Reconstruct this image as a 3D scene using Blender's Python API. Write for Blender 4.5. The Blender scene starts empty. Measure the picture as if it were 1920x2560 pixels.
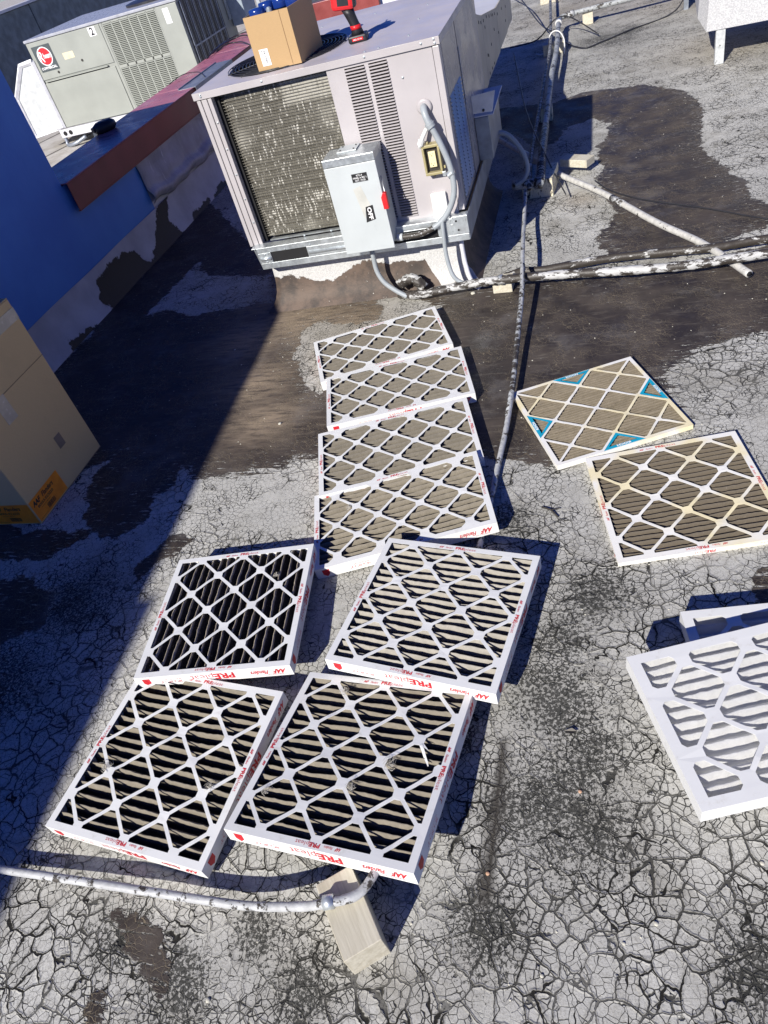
import bpy, bmesh, math, random
import numpy as np
from mathutils import Matrix, Vector, Euler, noise as mnoise
random.seed(7)
rng = np.random.default_rng(7)
SC = bpy.context.scene
COL = SC.collection
PI = math.pi
IN = 0.0254

# ------------------------------------------------------------------ camera
cam = bpy.data.cameras.new('camera')
cam.sensor_fit = 'VERTICAL'; cam.sensor_height = 36.0
cam.lens = 36.0 * 1798.4 / 2560.0
cam.clip_start = 0.02; cam.clip_end = 500
co = bpy.data.objects.new('camera', cam); COL.objects.link(co)
R = ((0.950866, 0.028184, 0.308329), (0.202668, 0.696196, -0.688655), (-0.234064, 0.717301, 0.656272))
co.matrix_world = Matrix.Translation((0, 0, 1.698)) @ Matrix(R).to_4x4()
SC.camera = co

# ------------------------------------------------------------------ light
SUN_EL = math.radians(32.0)
SX, SY = 0.315, 0.949                      # horizontal direction the shadows point
w = bpy.data.worlds.new('World'); SC.world = w; w.use_nodes = True
nt = w.node_tree
sky = nt.nodes.new('ShaderNodeTexSky'); sky.sky_type = 'NISHITA'; sky.sun_disc = False
sky.sun_elevation = SUN_EL; sky.sun_rotation = math.atan2(-SX, -SY)
sky.altitude = 1500; sky.air_density = 1.0; sky.dust_density = 0.2; sky.ozone_density = 8.0
bg = nt.nodes['Background']; bg.inputs['Strength'].default_value = 0.072
hs = nt.nodes.new('ShaderNodeHueSaturation'); hs.inputs['Saturation'].default_value = 1.18; hs.inputs['Hue'].default_value = .525
nt.links.new(sky.outputs[0], hs.inputs['Color']); nt.links.new(hs.outputs[0], bg.inputs['Color'])
sl = bpy.data.lights.new('sun', 'SUN'); sl.energy = 5.0; sl.angle = math.radians(0.5); sl.color = (1.0, 0.955, 0.87)
so = bpy.data.objects.new('sun', sl); COL.objects.link(so)
d = Vector((SX * math.cos(SUN_EL), SY * math.cos(SUN_EL), -math.sin(SUN_EL)))
so.rotation_euler = d.to_track_quat('-Z', 'Y').to_euler()
SC.view_settings.view_transform = 'Standard'; SC.view_settings.look = 'None'
SC.view_settings.exposure = 0.38; SC.view_settings.gamma = 1.0
SC.view_settings.use_curve_mapping = False
SC.render.engine = 'CYCLES'
SC.cycles.max_bounces = 6

# ------------------------------------------------------------------ node helper
class NT:
    def __init__(s, name):
        s.m = bpy.data.materials.new(name); s.m.use_nodes = True
        s.t = s.m.node_tree; s.b = s.t.nodes['Principled BSDF']
        s.co = s.t.nodes.new('ShaderNodeTexCoord').outputs['Object']
    def n(s, ty, **kw):
        x = s.t.nodes.new('ShaderNode' + ty)
        for k, v in kw.items(): setattr(x, k, v)
        return x
    def put(s, inp, v):
        if v is None: return
        if hasattr(v, 'is_output') or hasattr(v, 'links') and hasattr(v, 'node'): s.t.links.new(v, inp)
        elif isinstance(v, (tuple, list)) and len(v) == 3 and inp.type == 'RGBA': inp.default_value = (*v, 1)
        else: inp.default_value = v
    def math(s, op, a, b=None, c=None, clamp=False):
        x = s.n('Math', operation=op, use_clamp=clamp)
        for i, v in enumerate((a, b, c)):
            if v is not None: s.put(x.inputs[i], v)
        return x.outputs[0]
    def noise(s, scale, detail=4, rough=.55, vec=None, dist=0, out=0):
        x = s.n('TexNoise'); s.put(x.inputs['Vector'], vec or s.co)
        x.inputs['Scale'].default_value = scale; x.inputs['Detail'].default_value = detail
        x.inputs['Roughness'].default_value = rough; x.inputs['Distortion'].default_value = dist
        return x.outputs[out]
    def vor(s, scale, vec=None, feat='DISTANCE_TO_EDGE', rnd=1.0):
        x = s.n('TexVoronoi', feature=feat); s.put(x.inputs['Vector'], vec or s.co)
        x.inputs['Scale'].default_value = scale; x.inputs['Randomness'].default_value = rnd
        return x.outputs['Distance'] if feat != 'COLOR' else x.outputs['Color']
    def ramp(s, v, a, b, lo=0., hi=1.):
        x = s.n('MapRange', interpolation_type='SMOOTHSTEP'); s.put(x.inputs['Value'], v)
        for i, q in enumerate((a, b, lo, hi)): s.put(x.inputs[i + 1], q)
        return x.outputs[0]
    def mix(s, f, a, b):
        x = s.n('Mix', data_type='RGBA'); s.put(x.inputs['Factor'], f)
        s.put(x.inputs[6], a); s.put(x.inputs[7], b); return x.outputs[2]
    def fmix(s, f, a, b):
        x = s.n('Mix', data_type='FLOAT'); s.put(x.inputs['Factor'], f)
        s.put(x.inputs[2], a); s.put(x.inputs[3], b); return x.outputs[0]
    def map(s, scale=(1, 1, 1), rot=(0, 0, 0), vec=None):
        x = s.n('Mapping'); s.put(x.inputs['Vector'], vec or s.co)
        x.inputs['Scale'].default_value = scale; x.inputs['Rotation'].default_value = rot; return x.outputs[0]
    def warp(s, amp, scale, detail=2, vec=None):
        c = s.noise(scale, detail, vec=vec, out=1)
        x = s.n('VectorMath', operation='SUBTRACT'); s.put(x.inputs[0], c); x.inputs[1].default_value = (.5, .5, .5)
        y = s.n('VectorMath', operation='SCALE'); s.put(y.inputs[0], x.outputs[0]); y.inputs['Scale'].default_value = amp
        z = s.n('VectorMath', operation='ADD'); s.put(z.inputs[0], y.outputs[0]); s.put(z.inputs[1], vec or s.co)
        return z.outputs[0]
    def attr(s, name):
        x = s.n('Attribute', attribute_name=name); return x.outputs['Fac']
    def xyz(s, vec=None):
        x = s.n('SeparateXYZ'); s.put(x.inputs[0], vec or s.co); return x.outputs
    def bump(s, h, strength=.5, dist=.002, prev=None):
        x = s.n('Bump'); x.inputs['Strength'].default_value = strength; x.inputs['Distance'].default_value = dist
        s.put(x.inputs['Height'], h)
        if prev is not None: s.t.links.new(prev, x.inputs['Normal'])
        return x.outputs[0]
    def fin(s, col=None, rough=None, nrm=None, metal=None, spec=None):
        if col is not None: s.put(s.b.inputs['Base Color'], col)
        if rough is not None: s.put(s.b.inputs['Roughness'], rough)
        if nrm is not None: s.put(s.b.inputs['Normal'], nrm)
        if metal is not None: s.put(s.b.inputs['Metallic'], metal)
        if spec is not None: s.put(s.b.inputs['Specular IOR Level'], spec)
        return s.m

def simple(name, col, rough=.5, metal=0., var=.12, scale=12, spec=.4, bump=0.0, dirt=None, dirtamt=.5):
    m = NT(name)
    n1 = m.noise(scale, 6, .6)
    c = m.mix(m.ramp(n1, .3, .7), tuple(x * (1 - var) for x in col), tuple(min(1, x * (1 + var)) for x in col))
    if dirt:
        n2 = m.noise(scale * .35, 8, .7)
        c = m.mix(m.math('MULTIPLY', m.ramp(n2, .5, .72), dirtamt), c, dirt)
    r = m.ramp(m.noise(scale * 2, 4), .2, .8, max(.03, rough - .08), min(1, rough + .1))
    nr = m.bump(m.noise(scale * 8, 3), bump, .001) if bump else None
    return m.fin(c, r, nr, metal, spec)

def m_roof():
    m = NT('elastomeric_coating')
    v1 = m.warp(.05, 11, 4); v2 = m.warp(.10, 8, 3); v3 = m.warp(.007, 45, 2)
    tar = m.attr('tar'); wear = m.attr('wear'); dust = m.attr('dust'); big = m.attr('big'); str_ = m.attr('streak')
    nlow = m.noise(1.6, 4, .6); nmid = m.noise(5, 6, .6); nhi = m.noise(40, 5, .7); nvh = m.noise(230, 2, .7)
    nvh2 = m.noise(110, 3, .75)
    # tar mask from signed distance plus ragged noise
    rag = m.math('ADD', m.math('MULTIPLY', m.math('SUBTRACT', m.noise(9, 6, .68), .5), .16),
                 m.math('MULTIPLY', m.math('SUBTRACT', nhi, .5), .03))
    brush = m.noise(30, 3, .6, vec=m.map((.25, 1.8, 1), (0, 0, .25)))
    rag = m.math('ADD', rag, m.math('MULTIPLY', m.math('SUBTRACT', brush, .5), m.math('ADD', .03, m.math('MULTIPLY', m.attr('fringe'), .2))))
    tm = m.ramp(m.math('ADD', tar, rag), -.0035, .0035)
    scr = m.noise(48, 4, .7, vec=m.map((.35, 1.9, 1), (0, 0, .2)))
    edge_ = m.ramp(tar, .0, .22, 1, 0)
    tm = m.math('MULTIPLY', tm, m.math('SUBTRACT', 1.0, m.math('MULTIPLY', m.ramp(m.math('ADD', scr, m.math('MULTIPLY', edge_, .10)), .66, .72), .85)))
    # cracks, three scales
    e1 = m.vor(18, v1); e2 = m.vor(52, v3); e3 = m.vor(5.5, v2)
    w1 = m.fmix(m.ramp(m.math('ADD', nmid, m.math('MULTIPLY', big, .12)), .38, .70), .004, .047)
    M1 = m.math('MAXIMUM', m.ramp(m.noise(3.1, 4, .6), .46, .54), m.math('MULTIPLY', big, .9))
    c1 = m.math('MULTIPLY', m.ramp(e1, m.math('MULTIPLY', w1, .45), w1, 1, 0), M1)
    wf = m.fmix(m.ramp(m.noise(7, 3), .33, .70), .014, .072)
    c2 = m.math('MULTIPLY', m.ramp(e2, m.math('MULTIPLY', wf, .3), wf, 1, 0), m.ramp(m.noise(4.3, 5, .7), .36, .50))
    w3 = m.fmix(m.ramp(m.noise(11, 3), .3, .7), .001, .011)
    c3 = m.math('MULTIPLY', m.ramp(e3, m.math('MULTIPLY', w3, .6), w3, 1, 0), m.ramp(big, .15, .6))
    cr = m.math('MAXIMUM', m.math('MAXIMUM', c1, c3), m.math('MULTIPLY', c2, .9), clamp=True)
    # worn black speckle
    sp_t = m.math('SUBTRACT', .66, m.math('MULTIPLY', wear, .215))
    sp = m.math('MULTIPLY', m.ramp(m.math('ADD', m.math('MULTIPLY', nvh2, .75), m.math('MULTIPLY', nmid, .25)), sp_t, m.math('ADD', sp_t, .05)), .9)
    # colours
    base = m.mix(m.ramp(nlow, .3, .7), (.475, .47, .435), (.60, .595, .555))
    base = m.mix(m.math('MULTIPLY', m.ramp(nmid, .5, .75), .45), base, (.28, .275, .25))
    base = m.mix(m.math('MULTIPLY', m.ramp(nvh, .42, .72), .5), base, (.20, .19, .16))
    base = m.mix(m.math('MULTIPLY', m.math('MULTIPLY', m.ramp(e1, .03, .14, 1, 0), .35), M1), base, (.24, .23, .20))
    base = m.mix(m.math('MULTIPLY', dust, .55), base, (.30, .245, .175))
    base = m.mix(m.math('MULTIPLY', m.ramp(m.noise(2.3, 6, .75), .47, .68), .55), base, (.23, .215, .175))
    base = m.mix(m.math('MULTIPLY', wear, .45), base, (.22, .21, .18))
    base = m.mix(m.math('MULTIPLY', m.ramp(nhi, .52, .72), .4), base, (.22, .21, .185))
    coat = m.mix(cr, base, (.014, .013, .010))
    coat = m.mix(sp, coat, (.035, .035, .03))
    coat = m.mix(m.math('MULTIPLY', str_, m.ramp(nhi, .2, .42)), coat, (.05, .045, .038))
    # tar
    tb = m.mix(m.ramp(nmid, .35, .7), (.032, .026, .023), (.078, .064, .055))
    streaks = m.noise(26, 6, .7, vec=m.map((.3, 1.6, 1), (0, 0, .3)))
    tb = m.mix(m.math('MULTIPLY', m.ramp(m.noise(3.3, 6, .75), .5, .66), .5), tb, (.135, .125, .12))
    tb = m.mix(m.math('MULTIPLY', m.ramp(streaks, .52, .72), .6), tb, (.17, .148, .12))
    tb = m.mix(m.math('MULTIPLY', dust, m.ramp(streaks, .25, .6)), tb, (.30, .235, .165))
    tc = m.math('MULTIPLY', m.math('MAXIMUM', m.ramp(e1, .003, .012, 1, 0), m.ramp(e2, .008, .03, 1, 0)),
                m.ramp(m.noise(5.5, 4), .42, .54))
    tb = m.mix(m.math('MULTIPLY', tc, .65), tb, (.25, .205, .14))
    tb = m.mix(m.ramp(m.noise(55, 2, .4), .76, .79), tb, (.40, .36, .30))
    col = m.mix(tm, coat, tb)
    h = m.math('SUBTRACT', m.math('ADD', m.math('MULTIPLY', nhi, .4), m.math('MULTIPLY', nvh, .2)),
               m.math('MULTIPLY', m.fmix(tm, cr, m.math('MULTIPLY', tc, .3)), 1.6))
    curl = m.math('MULTIPLY', m.math('MULTIPLY', m.ramp(e1, .03, .10, 1, 0), .5), M1)
    h = m.math('ADD', m.math('ADD', h, m.math('MULTIPLY', tm, 1.2)), m.math('MULTIPLY', curl, m.math('SUBTRACT', 1.0, tm)))
    nr = m.bump(h, .8, .0035)
    nr = m.bump(m.noise(3, 3), .5, .012, nr)
    return m.fin(col, m.fmix(tm, .75, m.ramp(nmid, .3, .7, .42, .75)), nr, None, .3)

M = {}
M['roof'] = m_roof()

def m_card(name, col, stain=None):
    m = NT(name)
    c = m.mix(m.ramp(m.noise(9, 5), .3, .7), tuple(x * .96 for x in col), col)
    c = m.mix(m.math('MULTIPLY', m.ramp(m.noise(24, 6, .75), .54, .72), .38), c, (.47, .44, .38))
    if stain: c = m.mix(m.math('MULTIPLY', m.ramp(m.noise(5, 3), .45, .62), .85), c, stain)
    return m.fin(c, .45, m.bump(m.noise(60, 3), .15, .0006), None, .4)
M['card'] = m_card('white_coated_cardboard', (.76, .765, .755))
M['card_stained'] = m_card('yellowed_white_cardboard', (.82, .81, .77), (.80, .70, .42))

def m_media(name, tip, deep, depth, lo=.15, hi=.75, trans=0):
    # colour by height in the pleat: dirty valleys; black set paints shade, lit crests
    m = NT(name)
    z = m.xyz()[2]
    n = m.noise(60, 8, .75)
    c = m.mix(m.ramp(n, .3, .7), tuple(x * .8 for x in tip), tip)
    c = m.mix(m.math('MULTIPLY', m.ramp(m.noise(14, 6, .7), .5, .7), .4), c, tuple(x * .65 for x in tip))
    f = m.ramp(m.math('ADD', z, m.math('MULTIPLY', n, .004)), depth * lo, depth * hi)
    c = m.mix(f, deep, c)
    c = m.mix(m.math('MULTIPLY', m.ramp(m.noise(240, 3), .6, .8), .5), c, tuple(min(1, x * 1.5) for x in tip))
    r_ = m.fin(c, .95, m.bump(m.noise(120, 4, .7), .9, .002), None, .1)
    if trans:
        tr = m.n('BsdfTranslucent'); m.put(tr.inputs[0], c); mx = m.n('MixShader'); mx.inputs[0].default_value = trans
        out = [n_ for n_ in m.t.nodes if n_.type == 'OUTPUT_MATERIAL'][0]
        m.t.links.new(m.b.outputs[0], mx.inputs[1]); m.t.links.new(tr.outputs[0], mx.inputs[2]); m.t.links.new(mx.outputs[0], out.inputs[0])
    return r_
T2 = 1.75 * IN
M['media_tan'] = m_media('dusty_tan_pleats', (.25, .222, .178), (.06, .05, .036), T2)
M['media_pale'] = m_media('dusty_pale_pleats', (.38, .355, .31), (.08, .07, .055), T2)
M['media_black'] = m_media('shade_black_pleats', (.50, .43, .33), (.035, .034, .038), T2, lo=.70, hi=.86)  # slopes coloured black for shade, crests pale for sunlight
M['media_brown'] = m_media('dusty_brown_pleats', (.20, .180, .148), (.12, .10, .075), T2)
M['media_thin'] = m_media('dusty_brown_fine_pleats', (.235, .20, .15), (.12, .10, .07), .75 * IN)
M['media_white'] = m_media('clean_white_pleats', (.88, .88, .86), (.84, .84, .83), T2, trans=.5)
M['red_ink'] = simple('red_ink', (.52, .02, .03), .5, var=.2, scale=80)
M['dark_ink'] = simple('dark_ink', (.06, .03, .035), .5)
M['blue_ink'] = simple('turquoise_ink', (.01, .33, .50), .45)
M['white_ink'] = simple('white_ink', (.8, .8, .8), .5)
M['black_ink'] = simple('black_ink', (.02, .02, .022), .5)
M['orange_ink'] = simple('orange_label', (1.0, .27, .02), .5, scale=30)
M['lint'] = simple('grey_lint', (.55, .52, .46), .95)

def m_cab(name, col, rough=.35):
    m = NT(name)
    c = m.mix(m.ramp(m.noise(3, 5), .3, .7), tuple(x * .88 for x in col), col)
    c = m.mix(m.math('MULTIPLY', m.ramp(m.noise(18, 9, .8, vec=m.map((1, 1, .25))), .58, .8), .3), c, tuple(x * .55 for x in col))
    return m.fin(c, m.ramp(m.noise(8, 6), .3, .7, rough - .05, rough + .15), m.bump(m.noise(4.5, 3), .22, .012), None, .5)
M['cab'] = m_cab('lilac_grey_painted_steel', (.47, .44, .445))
M['cab_top'] = m_cab('sky_tinted_steel_top', (.52, .49, .53), .38)  # lavender of the reflected sky is mixed into this paint colour
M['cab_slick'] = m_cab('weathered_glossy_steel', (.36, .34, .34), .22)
M['green_grey'] = m_cab('grey_green_painted_steel', (.33, .345, .31), .4)
M['switch_grey'] = m_cab('light_grey_enamel', (.53, .565, .57), .35)
M['galv'] = simple('galvanized_steel', (.56, .60, .62), .34, .65, .15, 25, dirt=(.3, .27, .25), dirtamt=.3)
M['galv_dull'] = simple('dull_galvanized_steel', (.30, .33, .38), .4, .5, .2, 14)
M['dark_hole'] = simple('black_void', (.012, .012, .013), .8)
M['black_wire'] = simple('black_coated_wire', (.03, .03, .034), .35)
M['coil_dark'] = simple('dark_coil_metal', (.05, .045, .04), .5, .3)
M['grey_pvc'] = simple('grey_conduit_plastic', (.33, .36, .38), .4, var=.06)
M['white_pvc'] = simple('white_plastic', (.72, .72, .70), .4, var=.05)
M['box_bronze'] = simple('tan_bronze_enamel', (.38, .33, .17), .4, dirt=(.2, .17, .08))
M['ivory'] = simple('ivory_plastic', (.75, .66, .40), .4, var=.04)
M['red_plastic'] = simple('red_plastic', (.62, .02, .025), .35)
M['black_plastic'] = simple('black_rubber', (.018, .018, .022), .45)
M['blue_cap'] = simple('glossy_blue_plastic', (.01, .035, .20), .18, spec=.6)
M['wood'] = None
M['wall_blue'] = None
def m_wood():
    m = NT('cream_painted_wood')
    g = m.noise(60, 6, .7, vec=m.map((1.0, .06, 1)))
    c = m.mix(m.ramp(g, .35, .65), (.47, .43, .33), (.62, .58, .47))
    c = m.mix(m.ramp(m.noise(45, 8, .8), .66, .72), c, (.06, .05, .04))
    return m.fin(c, .6, m.bump(g, .5, .002))
M['wood'] = m_wood()
def m_woodtar():
    m = NT('tar_spattered_cream_wood')
    c = m.mix(m.ramp(m.noise(38, 6, .7, vec=m.map((1.6, 1.6, .5))), .55, .58), (.68, .62, .46), (.035, .03, .025))
    return m.fin(c, .6, m.bump(m.noise(60, 4), .4, .002))
M['woodtar'] = m_woodtar()
def m_wall():
    m = NT('blue_painted_stucco')
    c = m.mix(m.ramp(m.noise(2.2, 6), .3, .7), (.065, .20, .57), (.09, .26, .65))
    c = m.mix(m.math('MULTIPLY', m.ramp(m.noise(22, 9, .8), .66, .75), .6), c, (.02, .03, .09))
    return m.fin(c, .55, m.bump(m.math('ADD', m.noise(25, 6, .6), m.math('MULTIPLY', m.noise(6, 4, vec=m.map((1, 3, .4), (.5, 0, 0))), .8)), .35, .004))
M['wall_blue'] = m_wall()
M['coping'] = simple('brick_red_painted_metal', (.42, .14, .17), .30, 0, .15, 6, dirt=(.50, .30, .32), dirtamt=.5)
M['coping_face'] = simple('shade_darkened_red_metal', (.24, .055, .05), .35, 0, .15, 6)  # coping red with the fascia's shade put into its colour
def m_band():
    m = NT('tar_splashed_cant_coating')
    tar = m.attr('tar')
    rag = m.math('ADD', m.math('MULTIPLY', m.math('SUBTRACT', m.noise(12, 9, .7), .5), .12), m.math('MULTIPLY', m.math('SUBTRACT', m.noise(60, 5, .7), .5), .04))
    f = m.ramp(m.math('ADD', tar, rag), -.003, .003)
    c = m.mix(m.ramp(m.noise(4, 6), .3, .7), (.40, .39, .42), (.55, .54, .58))
    c = m.mix(m.math('MULTIPLY', m.ramp(m.noise(35, 8, .75), .58, .72), .35), c, (.2, .19, .2))
    c = m.mix(f, c, (.03, .026, .024))
    return m.fin(c, .6, m.bump(m.math('ADD', m.noise(40, 6), f), .6, .003))
M['band'] = m_band()
def m_curb():
    m = NT('coated_curb_with_tar_foot')
    tar = m.attr('tar')
    rag = m.math('MULTIPLY', m.math('SUBTRACT', m.noise(14, 9, .7), .5), .09)
    f = m.ramp(m.math('ADD', tar, rag), -.002, .002)
    c = m.mix(m.ramp(m.noise(150, 4, .7), .35, .65), (.42, .415, .41), (.58, .575, .56))
    t = m.mix(m.ramp(m.noise(9, 7, .7), .35, .65), (.045, .034, .028), (.12, .083, .062))
    t = m.mix(m.ramp(m.noise(70, 3), .72, .75), t, (.6, .56, .5))
    return m.fin(m.mix(f, c, t), .65, m.bump(m.math('ADD', m.noise(150, 4), f), .5, .0025))
M['curb'] = m_curb()
def m_pipe(name, thr, a=(.60, .61, .62), b=(.045, .038, .032), sc=22, st=(1, 1, 1)):
    m = NT(name)
    n = m.noise(sc, 8, .72, vec=m.map(st))
    f = m.ramp(n, thr, thr + .03)
    c = m.mix(m.ramp(m.noise(40, 5), .3, .7), tuple(x * .75 for x in a), a)
    return m.fin(m.mix(f, c, b), .5, m.bump(m.math('ADD', m.noise(70, 5), f), .6, .003))
M['pipe_silver'] = m_pipe('silver_coated_conduit', .545, (.50, .51, .52))
M['pipe_mixed'] = m_pipe('half_tarred_silver_pipe', .475, (.55, .55, .54), sc=16, st=(.7, 1.6, 1.6))
M['pipe_black'] = m_pipe('mostly_tarred_pipe', .40, (.55, .55, .54), sc=16, st=(.7, 1.6, 1.6))
M['pipe_blacktape'] = m_pipe('black_wrapped_conduit', .46, (.42, .44, .46), sc=40, st=(.5, 1, 1))
def m_kraft(name, col):
    m = NT(name)
    c = m.mix(m.ramp(m.noise(70, 5, .7, vec=m.map((1, 1, 6))), .3, .7), tuple(x * .92 for x in col), col)
    c = m.mix(m.math('MULTIPLY', m.ramp(m.noise(5, 6, .7), .5, .75), .25), c, tuple(x * .7 for x in col))
    return m.fin(c, .6, m.bump(m.noise(200, 3, vec=m.map((1, 1, .1))), .15, .0008), None, .3)
M['kraft'] = m_kraft('brown_cardboard', (.47, .31, .155))
M['kraft2'] = m_kraft('tan_cardboard', (.68, .47, .23))
M['tape'] = simple('clear_packing_tape', (.50, .42, .32), .22, spec=.8)
def m_coil():
    m = NT('hail_bent_fins')
    fx = m.noise(1, 4, .7, vec=m.map((260, 1, 14)))
    streak = m.noise(1, 3, .65, vec=m.map((80, 1, 19)))
    patch = m.noise(5, 5, .6)
    c = m.mix(m.ramp(fx, .35, .65), (.085, .078, .062), (.22, .205, .17))
    rows = m.n('TexWave', wave_type='BANDS', bands_direction='Z'); m.put(rows.inputs['Vector'], m.co); rows.inputs['Scale'].default_value = 8.5; rows.inputs['Distortion'].default_value = .6
    c = m.mix(m.math('MULTIPLY', m.ramp(rows.outputs['Fac'], .0, .5, 1, 0), .45), c, (.04, .034, .024))
    s_ = m.ramp(m.math('ADD', streak, m.math('MULTIPLY', m.math('SUBTRACT', patch, .5), .3)), .565, .62)
    c = m.mix(s_, c, (.62, .60, .54))
    p = m.attr('combed')
    c = m.mix(m.math('MULTIPLY', p, m.ramp(fx, .3, .5)), c, (.46, .44, .38))
    return m.fin(c, .5, m.bump(fx, .6, .003), .25, .4)
M['coil'] = m_coil()
M['cream_duct'] = m_cab('cream_insulation_board', (.64, .57, .43), .5)
M['lav_sheet'] = m_cab('pale_coated_sheet', (.62, .62, .66), .5)
def m_duct():
    m = NT('speckled_silver_coating')
    c = m.mix(m.ramp(m.noise(120, 4, .8), .4, .6), (.40, .40, .41), (.60, .60, .60))
    return m.fin(c, .6, m.bump(m.noise(110, 5, .7), .6, .004))
M['duct'] = m_duct()
def m_farroof():
    m = NT('pale_roof_membrane')
    x = m.xyz()
    ln = m.n('TexWave', wave_type='BANDS', bands_direction='X'); m.put(ln.inputs['Vector'], m.map(rot=(0, 0, .35))); ln.inputs['Scale'].default_value = .35; ln.inputs['Distortion'].default_value = .3
    c = m.mix(m.ramp(m.noise(2.5, 8, .7), .35, .7), (.55, .53, .50), (.36, .33, .29))
    c = m.mix(m.ramp(ln.outputs['Fac'], .0, .02, 1, 0), c, (.12, .11, .1))
    return m.fin(c, .75, m.bump(m.noise(12, 6), .4, .01))
M['far_roof'] = m_farroof()
M['steel_wall'] = simple('blue_grey_weathered_metal', (.12, .145, .17), .5, .3, .3, 9, bump=.4)
M['smear'] = simple('smooth_grey_filler', (.42, .415, .39), .7, var=.1, scale=40, bump=.3)
M['leaf'] = simple('dry_leaf', (.42, .25, .09), .7)
M['stone'] = simple('pale_grit', (.55, .53, .45), .8)
M['pale_grit'] = simple('orange_grit', (.55, .34, .22), .8)

# ------------------------------------------------------------------ mesh helper
class MB:
    def __init__(s): s.v = []; s.f = []; s.mi = []; s.cur = 0
    def add(s, vs, fs):
        o = len(s.v); s.v += [tuple(v) for v in vs]; s.f += [tuple(i + o for i in f) for f in fs]; s.mi += [s.cur] * len(fs); return s
    def box(s, a, b, T=None):
        (x0, y0, z0), (x1, y1, z1) = a, b
        vs = [(x0, y0, z0), (x1, y0, z0), (x1, y1, z0), (x0, y1, z0), (x0, y0, z1), (x1, y0, z1), (x1, y1, z1), (x0, y1, z1)]
        if T is not None: vs = [T @ Vector(v) for v in vs]
        return s.add(vs, [(0, 3, 2, 1), (4, 5, 6, 7), (0, 1, 5, 4), (1, 2, 6, 5), (2, 3, 7, 6), (3, 0, 4, 7)])
    def prism(s, poly, z0, z1, T=None):
        n = len(poly); vs = [(x, y, z0) for x, y in poly] + [(x, y, z1) for x, y in poly]
        if T is not None: vs = [T @ Vector(v) for v in vs]
        return s.add(vs, [tuple(range(n))[::-1], tuple(range(n, 2 * n))] + [(i, (i + 1) % n, n + (i + 1) % n, n + i) for i in range(n)])
    def tube(s, pts, r, seg=10, cap=True, rn=0.0):
        pts = [Vector(p) for p in pts]; n = len(pts); rs = r if isinstance(r, (list, tuple)) else [r] * n
        up = None; o = len(s.v); vs = []
        for i, p in enumerate(pts):
            t = (pts[min(i + 1, n - 1)] - pts[max(i - 1, 0)]).normalized()
            if up is None:
                up = Vector((0, 0, 1)) if abs(t.z) < .9 else Vector((1, 0, 0))
            up = (up - t * up.dot(t)).normalized(); sd = t.cross(up)
            for k in range(seg):
                a = 2 * PI * k / seg; rr = rs[i] * (1 + rn * random.uniform(-1, 1))
                vs.append(p + (up * math.cos(a) + sd * math.sin(a)) * rr)
        fs = [(i * seg + k, i * seg + (k + 1) % seg, (i + 1) * seg + (k + 1) % seg, (i + 1) * seg + k) for i in range(n - 1) for k in range(seg)]
        if cap: fs += [tuple(range(seg))[::-1], tuple(range((n - 1) * seg, n * seg))]
        return s.add(vs, fs)
    def lathe(s, prof, c=(0, 0, 0), seg=24, T=None):
        vs = []; n = len(prof)
        for r, z in prof:
            for k in range(seg):
                a = 2 * PI * k / seg; v = Vector((c[0] + r * math.cos(a), c[1] + r * math.sin(a), c[2] + z))
                vs.append(T @ v if T is not None else v)
        fs = [(i * seg + k, i * seg + (k + 1) % seg, (i + 1) * seg + (k + 1) % seg, (i + 1) * seg + k) for i in range(n - 1) for k in range(seg)]
        fs += [tuple(range(seg))[::-1], tuple(range((n - 1) * seg, n * seg))]
        return s.add(vs, fs)
    def mesh(s, name, mats, smooth=False):
        me = bpy.data.meshes.new(name); me.from_pydata(s.v, [], s.f)
        for m in (mats if isinstance(mats, (list, tuple)) else [mats]): me.materials.append(m)
        me.polygons.foreach_set('material_index', s.mi)
        if smooth: me.polygons.foreach_set('use_smooth', [True] * len(me.polygons))
        me.update(); return me
    def obj(s, name, mats, parent=None, smooth=False, bevel=0, loc=None):
        me = s.mesh(name, mats, smooth)
        bm = bmesh.new(); bm.from_mesh(me); bmesh.ops.recalc_face_normals(bm, faces=bm.faces[:])
        bm.to_mesh(me); bm.free()
        return link(name, me, parent, bevel, loc)
def link(name, me, parent=None, bevel=0, loc=None):
    o = bpy.data.objects.new(name, me); COL.objects.link(o)
    if parent is not None: o.parent = parent
    if loc is not None: o.location = loc
    if bevel:
        b = o.modifiers.new('bevel', 'BEVEL'); b.width = bevel; b.segments = 2; b.limit_method = 'ANGLE'; b.angle_limit = .6
        b.harden_normals = False
    return o
def tag(o, label=None, cat=None, group=None, kind=None):
    if label: o['label'] = label
    if cat: o['category'] = cat
    if group: o['group'] = group
    if kind: o['kind'] = kind
    return o
def empty(name, label, cat, loc=(0, 0, 0), group=None, rot=None):
    o = bpy.data.objects.new(name, None); COL.objects.link(o); o.location = loc; o.empty_display_size = .05
    if rot is not None: o.rotation_euler = rot
    return tag(o, label, cat, group)
def smooth_path(pts, n=8):
    P = [Vector(p) for p in pts]; out = []
    for i in range(len(P) - 1):
        a, b, c, d_ = P[max(i - 1, 0)], P[i], P[i + 1], P[min(i + 2, len(P) - 1)]
        for k in range(n):
            t = k / n
            out.append(.5 * ((2 * b) + (c - a) * t + (2 * a - 5 * b + 4 * c - d_) * t * t + (3 * b - a - 3 * c + d_) * t ** 3))
    out.append(P[-1]); return out

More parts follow.
